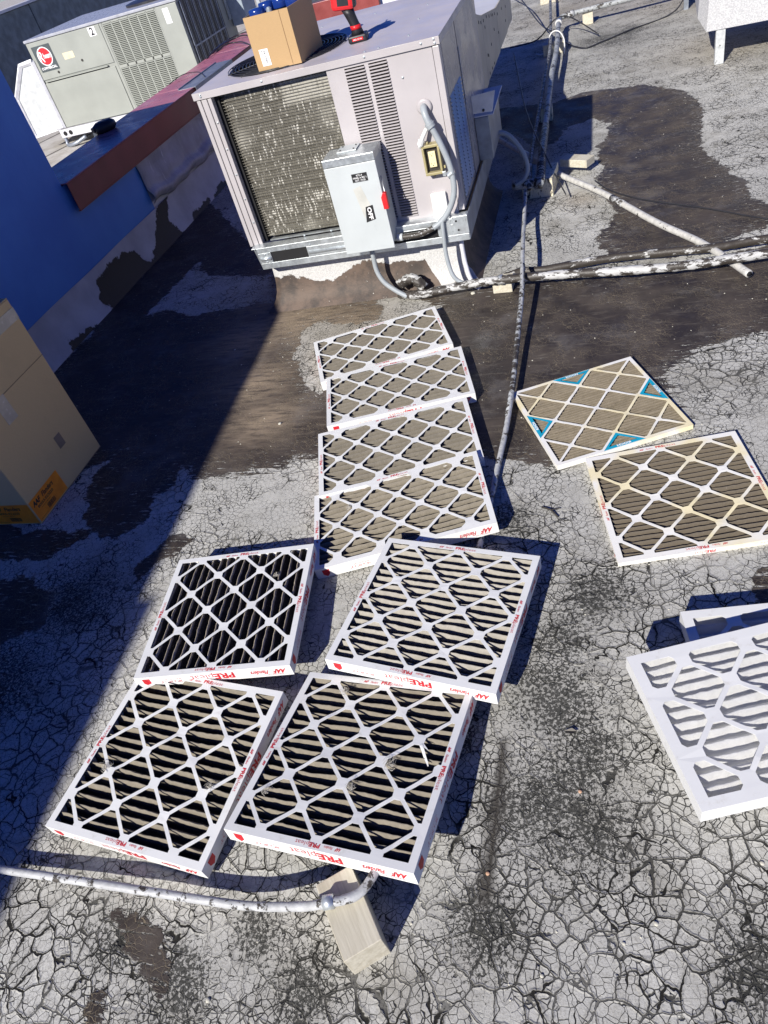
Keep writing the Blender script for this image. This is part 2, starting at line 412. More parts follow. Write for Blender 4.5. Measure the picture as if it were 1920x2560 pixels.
# ------------------------------------------------------------------ text
_tc = {}
def text_geo(s, size, bold=0.0, shear=0.0):
    k = (s, size, bold, shear)
    if k in _tc: return _tc[k]
    cu = bpy.data.curves.new('t', 'FONT'); cu.body = s; cu.size = size; cu.offset = bold * size; cu.shear = shear
    cu.resolution_u = 2; cu.fill_mode = 'FRONT'
    o = bpy.data.objects.new('t', cu); COL.objects.link(o)
    bpy.context.view_layer.update()
    me = o.to_mesh()
    vs = [tuple(v.co) for v in me.vertices]; fs = [tuple(p.vertices) for p in me.polygons]
    o.to_mesh_clear(); bpy.data.objects.remove(o); bpy.data.curves.remove(cu)
    xs = [v[0] for v in vs] or [0, 0]
    _tc[k] = (vs, fs, min(xs), max(xs)); return _tc[k]
def text_into(mb, s, size, x, y, bold=0, shear=0, T=None, width=None, z=0, align='l'):
    vs, fs, a, b = text_geo(s, size, bold, shear)
    sx = 1 if width is None else width / (b - a)
    off = 0 if align == 'l' else -(b - a) * sx / 2
    out = [Vector((x + off + (v[0] - a) * sx, y + v[1], z)) for v in vs]
    if T is not None: out = [T @ v for v in out]
    mb.add(out, fs); return x + (b - a) * sx
def flat(name, mb, mats, parent, loc=None):      # keeps winding as written
    return link(name, mb.mesh(name, mats), parent, 0, loc)

# ------------------------------------------------------------------ ground sheet
TAR = [
 [(-3.4,2.934),(-3.077,3.114),(-3.04,3.469),(-3.2,3.641),(-3.2,3.728),(-3.146,4.807),(-3.119,5.55),(-1.85,3.825),(-1.47,3.512),(-1.011,3.4),(-0.935,3.468),(-0.121,3.401),(0.311,3.401),(0.808,3.493),(0.9,2.859),(0.551,2.738),(0.369,2.692),(0.307,2.656),(0.247,2.575),(0.179,2.516),(0.207,2.415),(0.224,2.236),(0.031,2.163),(-0.22,1.997),(-0.361,2.033),(-0.635,2.07),(-0.968,2.109),(-1.246,2.111),(-1.312,2.063),(-1.538,2.024),(-1.684,2.021),(-1.789,2.098),(-1.766,1.97),(-1.864,1.919),(-1.801,1.808),(-1.845,1.728),(-1.88,1.667),(-1.983,1.68),(-2.148,1.822),(-2.14,1.888),(-2.193,1.946),(-2.239,2.056),(-2.222,2.129),(-2.13,2.212),(-2.279,2.158),(-2.354,2.08),(-2.732,2.377)],
 [(-0.884,6.506),(-0.376,6.335),(-0.157,6.457),(0.255,6.353),(0.523,6.027),(0.621,5.622),(0.537,4.86),(0.596,4.555),(0.715,4.164),(0.679,4.04),(0.79,3.889),(0.761,3.702),(0.626,3.632),(0.286,3.46),(-0.004,3.581),(-0.064,3.768),(0.001,3.979),(0.035,4.103),(-0.018,4.389),(-0.064,4.634),(-0.015,4.679),(-0.064,5.025),(-0.037,5.246),(0.017,5.38),(0.027,5.59),(-0.092,5.777),(-0.178,5.713),(-0.265,5.719),(-0.274,5.545),(-0.34,5.411),(-0.452,5.387),(-0.822,6.05)],
 [(-1.647,1.672),(-1.627,1.698),(-1.543,1.67),(-1.505,1.711),(-1.546,1.638),(-1.575,1.587),(-1.634,1.528),(-1.672,1.45),(-1.724,1.499),(-1.694,1.579)],
 [(-1.174,0.39),(-1.112,0.38),(-1.052,0.371),(-1.021,0.342),(-0.983,0.283),(-1.0,0.265),(-1.07,0.278),(-1.114,0.32)],
 [(-1.162,0.232),(-1.138,0.243),(-1.101,0.196),(-1.131,0.183)],
 [(0.369,1.507),(0.445,1.536),(0.408,1.31),(0.359,1.363)],
 [(-2.32,1.459),(-2.216,1.479),(-2.004,1.362),(-1.969,1.252),(-2.091,1.143),(-2.224,1.173)],
 [(-2.589,1.829),(-2.384,1.725),(-2.011,1.715),(-2.064,1.671),(-2.154,1.563),(-2.398,1.566),(-2.659,1.684)]]
HOLES = [
 [(-1.505,2.931),(-1.543,3.176),(-1.491,3.254),(-1.246,3.178),(-1.137,3.223),(-1.135,3.346),(-1.277,3.443),(-1.038,3.429),(-0.819,3.272),(-0.849,3.141),(-1.048,2.957),(-1.199,2.741),(-1.273,2.574),(-1.372,2.635)],
 [(-2.722,3.62),(-2.665,4.314),(-2.499,4.058),(-1.981,3.915),(-1.838,3.566),(-2.283,3.522),(-2.33,3.49),(-2.556,3.626)]]
STREAK = [(-0.297,0.923),(-0.284,0.924),(-0.28,0.807),(-0.281,0.718),(-0.287,0.653),(-0.291,0.532),(-0.315,0.533),(-0.309,0.65),(-0.305,0.764)]
def sdf(px, py, poly):
    d2 = np.full(px.shape, 1e9); ins = np.zeros(px.shape, bool); n = len(poly)
    for i in range(n):
        ax, ay = poly[i]; bx, by = poly[(i + 1) % n]
        ex, ey = bx - ax, by - ay; t = np.clip(((px - ax) * ex + (py - ay) * ey) / (ex * ex + ey * ey + 1e-12), 0, 1)
        d2 = np.minimum(d2, (px - ax - t * ex) ** 2 + (py - ay - t * ey) ** 2)
        c = ((ay > py) != (by > py)) & (px < (bx - ax) * (py - ay) / (by - ay + 1e-12) + ax); ins ^= c
    return np.where(ins, 1, -1) * np.sqrt(d2)
def gsum(px, py, L, r):
    o = np.zeros(px.shape)
    for q in L:
        rr = q[2] if len(q) > 2 else r
        o = np.maximum(o, np.exp(-((px - q[0]) ** 2 + (py - q[1]) ** 2) / (rr * rr)))
    return o
def gz(px, py):
    return (.020 * np.exp(-(((px + 1.15) / .42) ** 2 + ((py - .80) / .30) ** 2)) + .030 * np.exp(-(((px - .45) / .36) ** 2 + ((py - 1.08) / .26) ** 2)) + .002 * np.sin(px * 5 + 1) * np.cos(py * 4))
def grid_mesh(name, X, Y, zf, attrs, mat):
    gx, gy = np.meshgrid(X, Y); px = gx.ravel(); py = gy.ravel(); pz = zf(px, py)
    nx, ny = len(X), len(Y)
    i = np.arange(nx * ny).reshape(ny, nx)
    q = np.stack([i[:-1, :-1], i[:-1, 1:], i[1:, 1:], i[1:, :-1]], -1).reshape(-1, 4)
    me = bpy.data.meshes.new(name); me.vertices.add(len(px)); me.vertices.foreach_set('co', np.stack([px, py, pz], 1).ravel())
    me.loops.add(q.size); me.loops.foreach_set('vertex_index', q.ravel().astype(np.int32))
    me.polygons.add(len(q)); me.polygons.foreach_set('loop_start', np.arange(0, q.size, 4, dtype=np.int32))
    me.polygons.foreach_set('use_smooth', np.ones(len(q), bool))
    me.update(calc_edges=True); me.materials.append(mat)
    for k, f in attrs.items():
        a = me.attributes.new(k, 'FLOAT', 'POINT'); a.data.foreach_set('value', f(px, py).astype(np.float32))
    return me
def tarf(px, py):
    s = np.max([sdf(px, py, p) for p in TAR], 0)
    for h in HOLES: s = np.minimum(s, -sdf(px, py, h))
    return s
WEAR = [(-0.157,1.048,.22),(-0.194,0.775,.2),(-0.101,0.709,.2),(-0.304,0.475,.14),(-0.678,0.329,.13),(-0.796,0.39,.1),(-1.148,0.341,.12),(0.235,0.486,.14),(-0.405,0.915,.08),(-0.104,0.884,.2),(-0.055,1.415,.14),(-0.335,1.725,.12),(-0.962,0.27,.14),(-2.0,1.0,.3),(-0.163,1.24,.14),(-.876,1.55,.1),(.1,8.0,.5),(-1.9,1.35,.25)]
WEAR = [(a, b, r) for a, b, r in WEAR]
DUST = [(-1.842,3.675,.28),(-1.856,3.149,.22),(-1.648,2.707,.2),(-1.412,3.756,.25),(-1.098,3.623,.22),(-1.573,3.297,.28),(-1.25,3.1,.35),(-1.5,2.4,.18),(-0.5,4.6,.1),(-0.15,4.35,.12),(1,7,.6),(.9,9,.9),(-.2,9.6,.7)]
BIG = [(0.038,0.567,.35),(0.093,0.479,.35),(-1.309,0.318,.3),(-1.713,0.815,.35),(-0.219,0.471,.3),(0.172,0.696,.3),(-.25,1.5,.25),(.25,1.3,.3),(-1.75,1.2,.25),(.4,2.6,.35),(-.6,.2,.3)]
FR = [(0.098,2.482,.25),(0.245,2.514,.25),(-1.312,2.086,.2),(-1.554,2.04,.2),(0.149,2.343,.2),(-1.8,4.0,.5),(.1,2.1,.3)]
X = np.concatenate([[-80, -40, -20, -12, -8, -6, -4.5, -3.7], np.arange(-3.3, 1.6, .018), [1.7, 2, 2.5, 3.2, 4.5, 7, 12, 25, 80]])
Y = np.concatenate([[-80, -30, -10, -4, -2, -1, -.4], np.arange(-.1, 4.6, .018), np.arange(4.6, 7.5, .04), np.arange(7.5, 12, .15), [13, 15, 20, 35, 80]])
me = grid_mesh('roof_deck', X, Y, gz, dict(
    tar=tarf, wear=lambda a, b: gsum(a, b, WEAR, .2), dust=lambda a, b: gsum(a, b, DUST, .2), big=lambda a, b: gsum(a, b, BIG, .3),
    fringe=lambda a, b: gsum(a, b, FR, .2), streak=lambda a, b: np.clip((sdf(a, b, STREAK) + .011) / .016, 0, 1)), M['roof'])
tag(link('roof_deck', me), kind='structure')
fr = MB(); fr.add([(-80, -40, .006), (-3.6, -40, .006), (-3.6, 80, .006), (-80, 80, .006)], [(0, 1, 2, 3)])
tag(fr.obj('neighbouring_roof_deck', M['far_roof']), kind='structure')

# ------------------------------------------------------------------ walls
# tall blue wall: stepped top, one block
t = empty('blue_wall', 'tall blue painted stucco wall end rising at the left beside the red capped parapet', 'wall', (-3.12, 3.945, 0))
prof = [(-9, 0), (3.945, 0), (3.945, 1.79), (2.6, 2.1), (.9, 2.43), (-.5, 2.69), (-3.3, 3.0), (-3.32, 3.10), (-5, 3.25), (-9, 3.3)]
mb = MB(); n = len(prof)
mb.add([(0, y - 3.945, z) for y, z in prof] + [(-1.02, y - 3.945, z) for y, z in prof],
       [tuple(range(n)), tuple(range(n, 2 * n))[::-1]] + [(i, n + i, n + (i + 1) % n, (i + 1) % n) for i in range(n)])
mb.obj('wall_body', M['wall_blue'], t)
# low parapet
t = empty('parapet_wall', 'low parapet wall under a red metal coping, blue at its near end and silver coated further along', 'wall', (-3.12, 3.95, 0))
MB().box((-.33, -.0045, 0), (-.0005, .83, .715)).obj('blue_face', M['wall_blue'], t)
MB().box((-.33, .834, 0), (-.004, 9.5, .715)).obj('silver_face', M['lav_sheet'], t)
# thick bulging silver coat on the far face
X = np.arange(0, 4.8, .03); Z = np.arange(0, 1.001, .04)
mb = MB(); nx = len(X); nz = len(Z)
for z in Z:
    for x in X:
        low = .285 + .03 * mnoise.noise(Vector((x * 5, 0, 0))) - .02 * min(1, x * 2)
        zz = low + (.60 - low) * z
        bul = .006 + .035 * math.exp(-((z - .14) / .10) ** 2) + .012 * (1 - z) + .012 * mnoise.noise(Vector((x * 6, z * 4, 1)))
        mb.v.append((bul, .815 + x + (.012 * mnoise.noise(Vector((z * 9, 3, 0))) if x == 0 else 0), zz))
mb.f = [(j * nx + i, j * nx + i + 1, (j + 1) * nx + i + 1, (j + 1) * nx + i) for j in range(nz - 1) for i in range(nx - 1)]; mb.mi = [0] * len(mb.f)
def m_silver():
    m = NT('brushed_silver_roof_coat')
    c = m.mix(m.ramp(m.noise(5, 7, .7, vec=m.map((1, 1, .4))), .3, .7), (.30, .29, .31), (.46, .45, .48))
    c = m.mix(m.ramp(m.noise(16, 9, .8), .66, .70), c, (.03, .028, .028))
    c = m.mix(m.ramp(m.noise(22, 6, .7, vec=m.map((1, 1.2, .15))), .62, .72), c, (.62, .61, .63))
    return m.fin(c, .5, m.bump(m.noise(18, 8, .7), .9, .008))
o = mb.obj('silver_coat', m_silver(), t, smooth=True)
s_ = o.modifiers.new('thick', 'SOLIDIFY'); s_.thickness = .004; s_.offset = -1
# coping as folded metal sections
def coping(y0, y1, mt, mf, xf=0.04):
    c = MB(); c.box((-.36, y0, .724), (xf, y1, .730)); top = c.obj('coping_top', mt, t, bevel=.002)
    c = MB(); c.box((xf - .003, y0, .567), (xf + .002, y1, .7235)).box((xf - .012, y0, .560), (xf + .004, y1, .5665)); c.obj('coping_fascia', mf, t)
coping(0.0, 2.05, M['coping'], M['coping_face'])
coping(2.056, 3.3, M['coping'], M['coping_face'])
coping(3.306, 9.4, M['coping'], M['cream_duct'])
c = MB(); c.box((-.10, 1.98, .733), (-.095, 2.8, .742)).box((-.095, 1.98, .728), (.055, 2.8, .733)).box((.055, 1.98, .53), (.058, 2.8, .733))
tag(c.obj('metal_patch', M['galv_dull'], t), 'dull grey metal strip laid over the coping edge')
# cant strip on the wall foot with tar attribute (part of the parapet/deck)
BT = [[(3.72,.10),(3.76,-.03),(3.9,-.05),(4.25,-.05),(4.9,-.05),(5.4,-.05),(5.5,.03),(5.17,.04),(5.1,-.02),(4.9,.0),(4.86,.12),(4.95,.22),(5.0,.26),(4.82,.27),(4.73,.20),(4.58,.11),(4.45,.02),(4.35,.03),(4.30,.15),(4.2,.175),(4.05,.20),(3.92,.19),(3.82,.19)],[(3.2,-.05),(3.3,.05),(3.5,.02),(3.7,-.05)],[(5.5,.0),(5.7,.05),(5.9,.03),(5.9,-.1)]]
Yb = np.arange(-1, 7.5, .014); Zb = np.linspace(0, 1, 26)
def bandxyz(px, py):
    return px * 0
gx, gy = np.meshgrid(Zb, Yb); pz = (gx.ravel()) * .25; py = gy.ravel(); px = -3.112 + .05 * (1 - gx.ravel()) ** 2 + .004 * np.sin(py * 7)
mb = MB(); mb.v = list(map(tuple, np.stack([px, py, pz], 1)))
nz = len(Zb); mb.f = [(j * nz + i, j * nz + i + 1, (j + 1) * nz + i + 1, (j + 1) * nz + i) for j in range(len(Yb) - 1) for i in range(nz - 1)]; mb.mi = [0] * len(mb.f)
me = mb.mesh('cant_strip', M['band'], True)
a = me.attributes.new('tar', 'FLOAT', 'POINT'); a.data.foreach_set('value', np.max([sdf(py, pz, p) for p in BT], 0).astype(np.float32))
tag(link('cant_strip', me), kind='structure')

# ------------------------------------------------------------------ filters
def clip_rect(poly, x0, y0, x1, y1):
    def cl(P, f, ix):
        out = []
        for i in range(len(P)):
            a, b = P[i], P[(i + 1) % len(P)]; fa, fb = f(a), f(b)
            if fa >= 0: out.append(a)
            if (fa >= 0) != (fb >= 0):
                t_ = fa / (fa - fb); out.append((a[0] + (b[0] - a[0]) * t_, a[1] + (b[1] - a[1]) * t_))
        return out
    for f in (lambda p: p[0] - x0, lambda p: x1 - p[0], lambda p: p[1] - y0, lambda p: y1 - p[1]):
        if len(poly) >= 3: poly = cl(poly, f, 0)
    return poly
def grid_plate(W, D, pitch, parity, strip, node, rim, t, seed, wave=.0022, torn=None):
    """die-cut face: outer rectangle with chamfered diamond openings (inches in, metres out)"""
    rnd = random.Random(seed)
    cu = bpy.data.curves.new('c', 'CURVE'); cu.dimensions = '2D'; cu.fill_mode = 'BOTH'; cu.extrude = .0005
    def spl(P):
        s = cu.splines.new('POLY'); s.points.add(len(P) - 1); s.use_cyclic_u = True
        for q, p in zip(s.points, P): q.co = (p[0] * IN, p[1] * IN, 0, 1)
    def sub(P, L=.9):
        out = []
        for i in range(len(P)):
            a, b = P[i], P[(i + 1) % len(P)]; k = max(1, int(math.dist(a, b) / L))
            out += [(a[0] + (b[0] - a[0]) * j / k, a[1] + (b[1] - a[1]) * j / k) for j in range(k)]
        return out
    hw, hd = W / 2, D / 2
    spl(sub([(-hw, -hd), (hw, -hd), (hw, hd), (-hw, hd)], 1.5))
    n = 8; holes = []
    for i in range(-n, n + 1):
        for j in range(-n, n + 1):
            if (i + j) % 2 != parity: continue
            cx, cy = i * pitch, j * pitch; r = pitch - strip; k = pitch - node
            P = [(cx - k, cy - (r - k)), (cx - (r - k), cy - k), (cx + (r - k), cy - k), (cx + k, cy - (r - k)), (cx + k, cy + (r - k)), (cx + (r - k), cy + k), (cx - (r - k), cy + k), (cx - k, cy + (r - k))]
            P = clip_rect(P, -hw + rim, -hd + rim, hw - rim, hd - rim)
            Q = []
            for p in P:
                if not Q or math.dist(p, Q[-1]) > .02: Q.append(p)
            if len(Q) > 2 and math.dist(Q[0], Q[-1]) < .02: Q.pop()
            ar = abs(sum(Q[m_][0] * Q[(m_ + 1) % len(Q)][1] - Q[(m_ + 1) % len(Q)][0] * Q[m_][1] for m_ in range(len(Q)))) / 2 if len(Q) > 2 else 0
            if ar < .5: continue
            Q = [(p[0] + rnd.uniform(-.02, .02), p[1] + rnd.uniform(-.02, .02)) for p in Q]
            holes.append((cx, cy, Q)); spl(sub(Q))
    o = bpy.data.objects.new('c', cu); COL.objects.link(o); bpy.context.view_layer.update()
    me = bpy.data.meshes.new_from_object(o.evaluated_get(bpy.context.evaluated_depsgraph_get()))
    bpy.data.objects.remove(o); bpy.data.curves.remove(cu)
    bm = bmesh.new(); bm.from_mesh(me)
    if torn:
        dl = [f for f in bm.faces if math.dist(((f.calc_center_median().x) / IN, (f.calc_center_median().y) / IN), torn[0]) < torn[1]]
        bmesh.ops.delete(bm, geom=dl, context='FACES')
    for v in bm.verts:
        x, y = v.co.x / IN, v.co.y / IN
        e = min(hw - abs(x), hd - abs(y))
        k = min(1, max(0, (e - rim * .9) / 2))
        v.co.x += .0011 * k * mnoise.noise(Vector((x * .9, y * .9, seed))); v.co.y += .0011 * k * mnoise.noise(Vector((x * .9, y * .9, seed + 9)))
        v.co.z += t + k * wave * (1.1 * mnoise.noise(Vector((x * .5 + seed * 7, y * .5, 0))) - .25)
    bmesh.ops.recalc_face_normals(bm, faces=bm.faces[:])
    bm.to_mesh(me); bm.free(); return me, holes
def media_mesh(W, D, pitch, depth, axis, seed, mat, wob=.0032):
    """zig-zag pleated sheet; ridges run along local x (axis 0) or y (axis 1)"""
    L, A = (W, D) if axis == 0 else (D, W)
    L *= IN; A *= IN; pitch *= IN; depth *= IN
    npl = max(3, round(A / pitch)); p = A / npl; nl = 46
    prof = [(0, 0), (.10, .03), (.22, .30), (.36, .72), (.45, .96), (.5, 1.0), (.55, .96), (.64, .72), (.78, .30), (.90, .03)]
    rows = [((k + a) * p - A / 2, z) for k in range(npl) for a, z in prof] + [(A / 2, 0)]
    mb = MB(); nr = len(rows)
    for ri, (a, z) in enumerate(rows):
        pl = ri // len(prof)
        for j in range(nl + 1):
            l = (j / nl - .5) * L
            dn = mnoise.noise(Vector((l * 9, pl * 3.1 + seed, z))) * wob * 1.6 * z + mnoise.noise(Vector((l * 60, pl * 5.3 + seed, z * 2))) * wob * .8
            zz = .003 + z * (depth - .006) * (1 + .05 * mnoise.noise(Vector((l * 14, pl * 1.7, seed)))) - .001 * abs(mnoise.noise(Vector((l * 80, pl, seed))))
            zz = min(zz, depth - .0025)
            v = (l, a + dn, zz) if axis == 0 else (a + dn, l, zz)
            mb.v.append(v)
    mb.f = [(i * (nl + 1) + j, i * (nl + 1) + j + 1, (i + 1) * (nl + 1) + j + 1, (i + 1) * (nl + 1) + j) for i in range(nr - 1) for j in range(nl)]
    mb.mi = [0] * len(mb.f)
    return mb.mesh('pleated_media', mat, True)

def edge_line():        # "AAF Flanders PREpleat" printed on the rim
    mb = MB(); x = -.068
    x = text_into(mb, 'AAF', .0105, x, 0, .035, .35, width=.015) + .006
    x = text_into(mb, 'Flanders', .0095, x, 0, .0, .45, width=.023) + .010
    x = text_into(mb, 'PRE', .0140, x, 0, .03, 0, width=.028) + .001
    x = text_into(mb, 'pleat', .0140, x, 0, -.012, 0, width=.036)
    return mb.mesh('printed_rim_text', M['red_ink'])
EDGE = edge_line()
def side_line(L, size_s, mm):
    h = L / 2; out = []
    def mk(name, mb): out.append(mb.mesh(name, M['red_ink']))
    mb = MB(); text_into(mb, 'AAF', .026, -h + .018, -.009, .04, .45, width=.042); mk('printed_logo', mb)
    mb = MB(); text_into(mb, 'Flanders', .024, -h + .072, -.008, .02, .4, width=.056); mk('printed_script', mb)
    mb = MB(); text_into(mb, 'Bringing clean air to life.', .005, -h + .030, .012, 0, .1); mk('printed_slogan', mb)
    mb = MB(); x = text_into(mb, 'PRE', .034, -h + .36 * L, -.012, .035, 0, width=.064)
    text_into(mb, 'pleat', .034, x + .002, -.012, -.012, 0, width=.072); mk('printed_name', mb)
    mb = MB(); text_into(mb, size_s, .0125, h - .30 * L, .002, .0, 0); mk('printed_size', mb)
    mb = MB(); text_into(mb, mm, .005, h - .30 * L, -.007, 0, 0); mk('printed_dimensions', mb)
    mb = MB(); bx = h - .036
    mb.add([(bx - .012, -.014, 0), (bx + .012, -.014, 0), (bx + .012, .006, 0), (bx, .017, 0), (bx - .012, .006, 0)], [(0, 1, 2, 3, 4)]); mk('printed_arrow', mb)
    return out
SIDE20 = side_line(19.5 * IN, '20" x 20" x 2"', '(19 1/2" x 19 1/2" x 1 3/4")')
SIDE25 = side_line(24.5 * IN, '16" x 25" x 2"', '(15 1/2" x 24 1/2" x 1 3/4")')
SIDE16 = side_line(15.5 * IN, '16" x 25" x 2"', '(15 1/2" x 24 1/2")')
mbt = MB(); x = text_into(mbt, 'PRE', .015, -.03, -.006, .03, 0, width=.026); text_into(mbt, 'pleat', .015, x + .001, -.006, -.012, 0, width=.032)
mbt.add([(-.21, -.006, 0), (-.202, -.006, 0), (-.202, .003, 0), (-.206, .007, 0), (-.21, .003, 0)], [(0, 1, 2, 3, 4)])
text_into(mbt, '19 1/2 x 19 1/2', .006, -.19, -.004)
SIDETHIN = [mbt.mesh('printed_side_text', M['red_ink'])]

plates = {}
def make_filter(key, label, name, W, D, Tt, med, mpitch, axis, card='card', printed='pre', group=None, pose=None, pitch=3.0, parity=0, strip=.275, node=.60, rim=.74, seed=1, torn=None, cat='air filter', mdepth=None):
    loc, rot = pose
    root = empty(name, label, cat, loc, group, rot)
    me, holes = grid_plate(W, D, pitch, parity, strip, node, rim, Tt * IN, seed, torn=torn)
    me.materials.clear(); me.materials.append(M[card]); me.name = 'face_grid'
    link('face_grid', me, root)
    hw, hd, t = W * IN / 2, D * IN / 2, Tt * IN - .0006; th = .0012
    fb = MB()
    fb.box((-hw, -hd, 0), (hw, -hd + th, t)).box((-hw, hd - th, 0), (hw, hd, t)).box((-hw, -hd + th, 0), (-hw + th, hd - th, t)).box((hw - th, -hd + th, 0), (hw, hd - th, t))
    rb = .7 * IN
    fb.box((-hw + th, -hd + th, 0), (hw - th, -hd + rb, .001)).box((-hw + th, hd - rb, 0), (hw - th, hd - th, .001)).box((-hw + th, -hd + rb, 0), (-hw + rb, hd - rb, .001)).box((hw - rb, -hd + rb, 0), (hw - th, hd - rb, .001))
    fb.obj('side_frame', M[card], root)
    mm = media_mesh(W - .14, D - .14, mpitch, mdepth or Tt - .08, axis, seed * 3.7, M[med])
    link('pleated_media', mm, root, 0, (0, 0, (Tt - .08 - mdepth) * IN) if mdepth else None)
    # prints, clockwise seen from above: text tops point outwards / down
    z = Tt * IN + .0011; e = .0006
    SD = {0: (Vector((1, 0, 0)), Vector((0, 1, 0)), D, W), 1: (Vector((0, -1, 0)), Vector((1, 0, 0)), W, D), 2: (Vector((-1, 0, 0)), Vector((0, -1, 0)), D, W), 3: (Vector((0, 1, 0)), Vector((-1, 0, 0)), W, D)}
    for k, (dx, out, depth_, len_) in SD.items():
        if printed in ('pre', 'prethin'):
            o = link('printed_rim_text', EDGE, root)
            o.matrix_local = Matrix.Translation(out * (depth_ * IN / 2 - .0150) + Vector((0, 0, z))) @ Matrix((dx, out, Vector((0, 0, 1)))).transposed().to_4x4()
        sm = None
        if printed == 'pre': sm = {19.5: SIDE20, 24.5: SIDE25, 15.5: SIDE16}[len_]
        elif printed == 'prethin': sm = SIDETHIN
        for sm in (sm or []):
            up = Vector((0, 0, -1))
            o = link(sm.name.split('.')[0], sm, root)
            o.matrix_local = Matrix.Translation(out * (depth_ * IN / 2 + e) + Vector((0, 0, t / 2))) @ Matrix((dx, up, out)).transposed().to_4x4()
    return root
P = {
'F1':((-1.1825,1.2627,0.0512),(-0.0246,0.0051,0.1465)),
'F2':((-1.1821,0.7669,0.0270),(0.0069,0.0103,-0.1082)),
'F3':((-0.5070,1.2697,0.0606),(-0.0386,0.0080,-0.1680)),
'F4':((-0.6409,0.7907,0.0533),(-0.1258,-0.0727,-0.1144)),
'G4':((-0.7188,1.7398,0.0120),(-0.0183,-0.0530,0.2873)),
'G3':((-0.8070,2.1058,0.0050),(0.0067,-0.0084,0.2856)),
'G2':((-0.8866,2.5180,0.0050),(-0.0129,0.0132,0.2787)),
'G1':((-1.0432,2.8907,0.0020),(0.0009,0.0002,0.3698)),
'F5':((-0.0642,2.2871,0.0060),(0.0134,0.0065,0.4020)),
'F6':((0.1914,1.8048,0.0034),(0.0146,-0.0118,0.2014)),
'F7':((0.2621,0.9621,0.1062),(0.0004,0.0248,0.3504)),
'F8':((0.3758,1.1179,0.0370),(-0.0115,0.0159,0.1636))}
GA = 'dirty square pleated filters near the camera'; GB = 'row of four dirty oblong pleated filters'
make_filter('F1', 'square white-framed filter with pleats coloured black for shade running front to back, left of the filters', 'pleated_filter', 19.5, 19.5, 1.75, 'media_black', 1.15, 1, pose=P['F1'], seed=1, group=GA)
f2 = make_filter('F2', 'square filter with tan pleats lying furthest left, tucked under the edge of the black-pleated filter', 'pleated_filter', 19.5, 19.5, 1.75, 'media_tan', 1.15, 0, pose=P['F2'], seed=2, group=GA)
make_filter('F3', 'square filter with pale bleached pleats, resting on the oblong row and on the torn filter', 'pleated_filter', 19.5, 19.5, 1.75, 'media_pale', 1.15, 0, pose=P['F3'], seed=3, group=GA)
f4 = make_filter('F4', 'square filter with a torn grid strip, propped on the cream wood block', 'pleated_filter', 19.5, 19.5, 1.75, 'media_tan', 1.15, 0, pose=P['F4'], seed=4, group=GA, torn=((7.55, 1.5), 1.15))
LG = ['nearest oblong filter of the row, pleats tan, corner in blue shadow', 'second oblong filter from the front of the row, flat grey-tan pleats', 'third oblong filter from the front, its front edge pale and washed out', 'furthest oblong filter of the row, closest to the lilac rooftop unit']
for i, k in enumerate(('G4', 'G3', 'G2', 'G1')):
    make_filter(k, LG[i], 'oblong_pleated_filter', 24.5, 15.5, 1.75, 'media_brown' if i else 'media_tan', 1.1, 0, pose=P[k], seed=10 + i, group=GB)
make_filter('F6', 'thin square filter with yellowed grid and dark brown pleats, overlapping the blue-marked one', 'thin_pleated_filter', 19.5, 19.5, .75, 'media_brown', .85, 0, card='card_stained', printed='prethin', pose=P['F6'], seed=21)
f5 = make_filter('F5', 'thin square filter with turquoise triangles printed on its edges', 'thin_pleated_filter', 19.5, 19.5, .75, 'media_thin', .55, 0, card='card_stained', printed='none', pose=P['F5'], seed=22, pitch=3.2, parity=1, strip=.25, node=.42, rim=.55)
make_filter('F7', 'clean white filter on top of another at the right edge', 'clean_filter', 15.5, 15.5, 1.75, 'media_white', 1.2, 0, printed='none', pose=P['F7'], seed=31, rim=1.0, strip=.32, node=.72, mdepth=.95)
make_filter('F8', 'clean white filter mostly hidden beneath another clean filter at the right edge', 'clean_filter', 15.5, 15.5, 1.75, 'media_white', 1.2, 0, printed='none', pose=P['F8'], seed=32, rim=1.0, strip=.32, node=.72, mdepth=.95)
# turquoise triangles + lettering on the thin filter
for k in range(4):
    mb = MB(); o_ = 9.65 * IN; a_ = 3.0 * IN
    T = Matrix.Rotation(-k * PI / 2, 4, 'Z') @ Matrix.Translation((0, 0, .75 * IN + .0013))
    outer = [(-a_, o_), (a_, o_), (0, o_ - a_)]
    r1 = .50 * IN
    inner = [(-a_ + 1.9 * r1, o_ - r1 * 1.05), (a_ - 1.9 * r1, o_ - r1 * 1.05), (0, o_ - a_ + r1 * 1.35)]
    vs = [T @ Vector((p[0], p[1], 0)) for p in outer + inner]
    mb.add(vs, [(0, 1, 4, 3)[::-1], (1, 2, 5, 4)[::-1], (2, 0, 3, 5)[::-1]])
    flat('printed_triangle', mb, M['blue_ink'], f5)
    mb = MB(); text_into(mb, 'KOCH', .0135, 0, o_ - .0125, .05, 0, T=T @ Matrix.Translation((0, 0, .0005)), width=.05, align='c')
    flat('printed_letters', mb, M['white_ink'], f5)
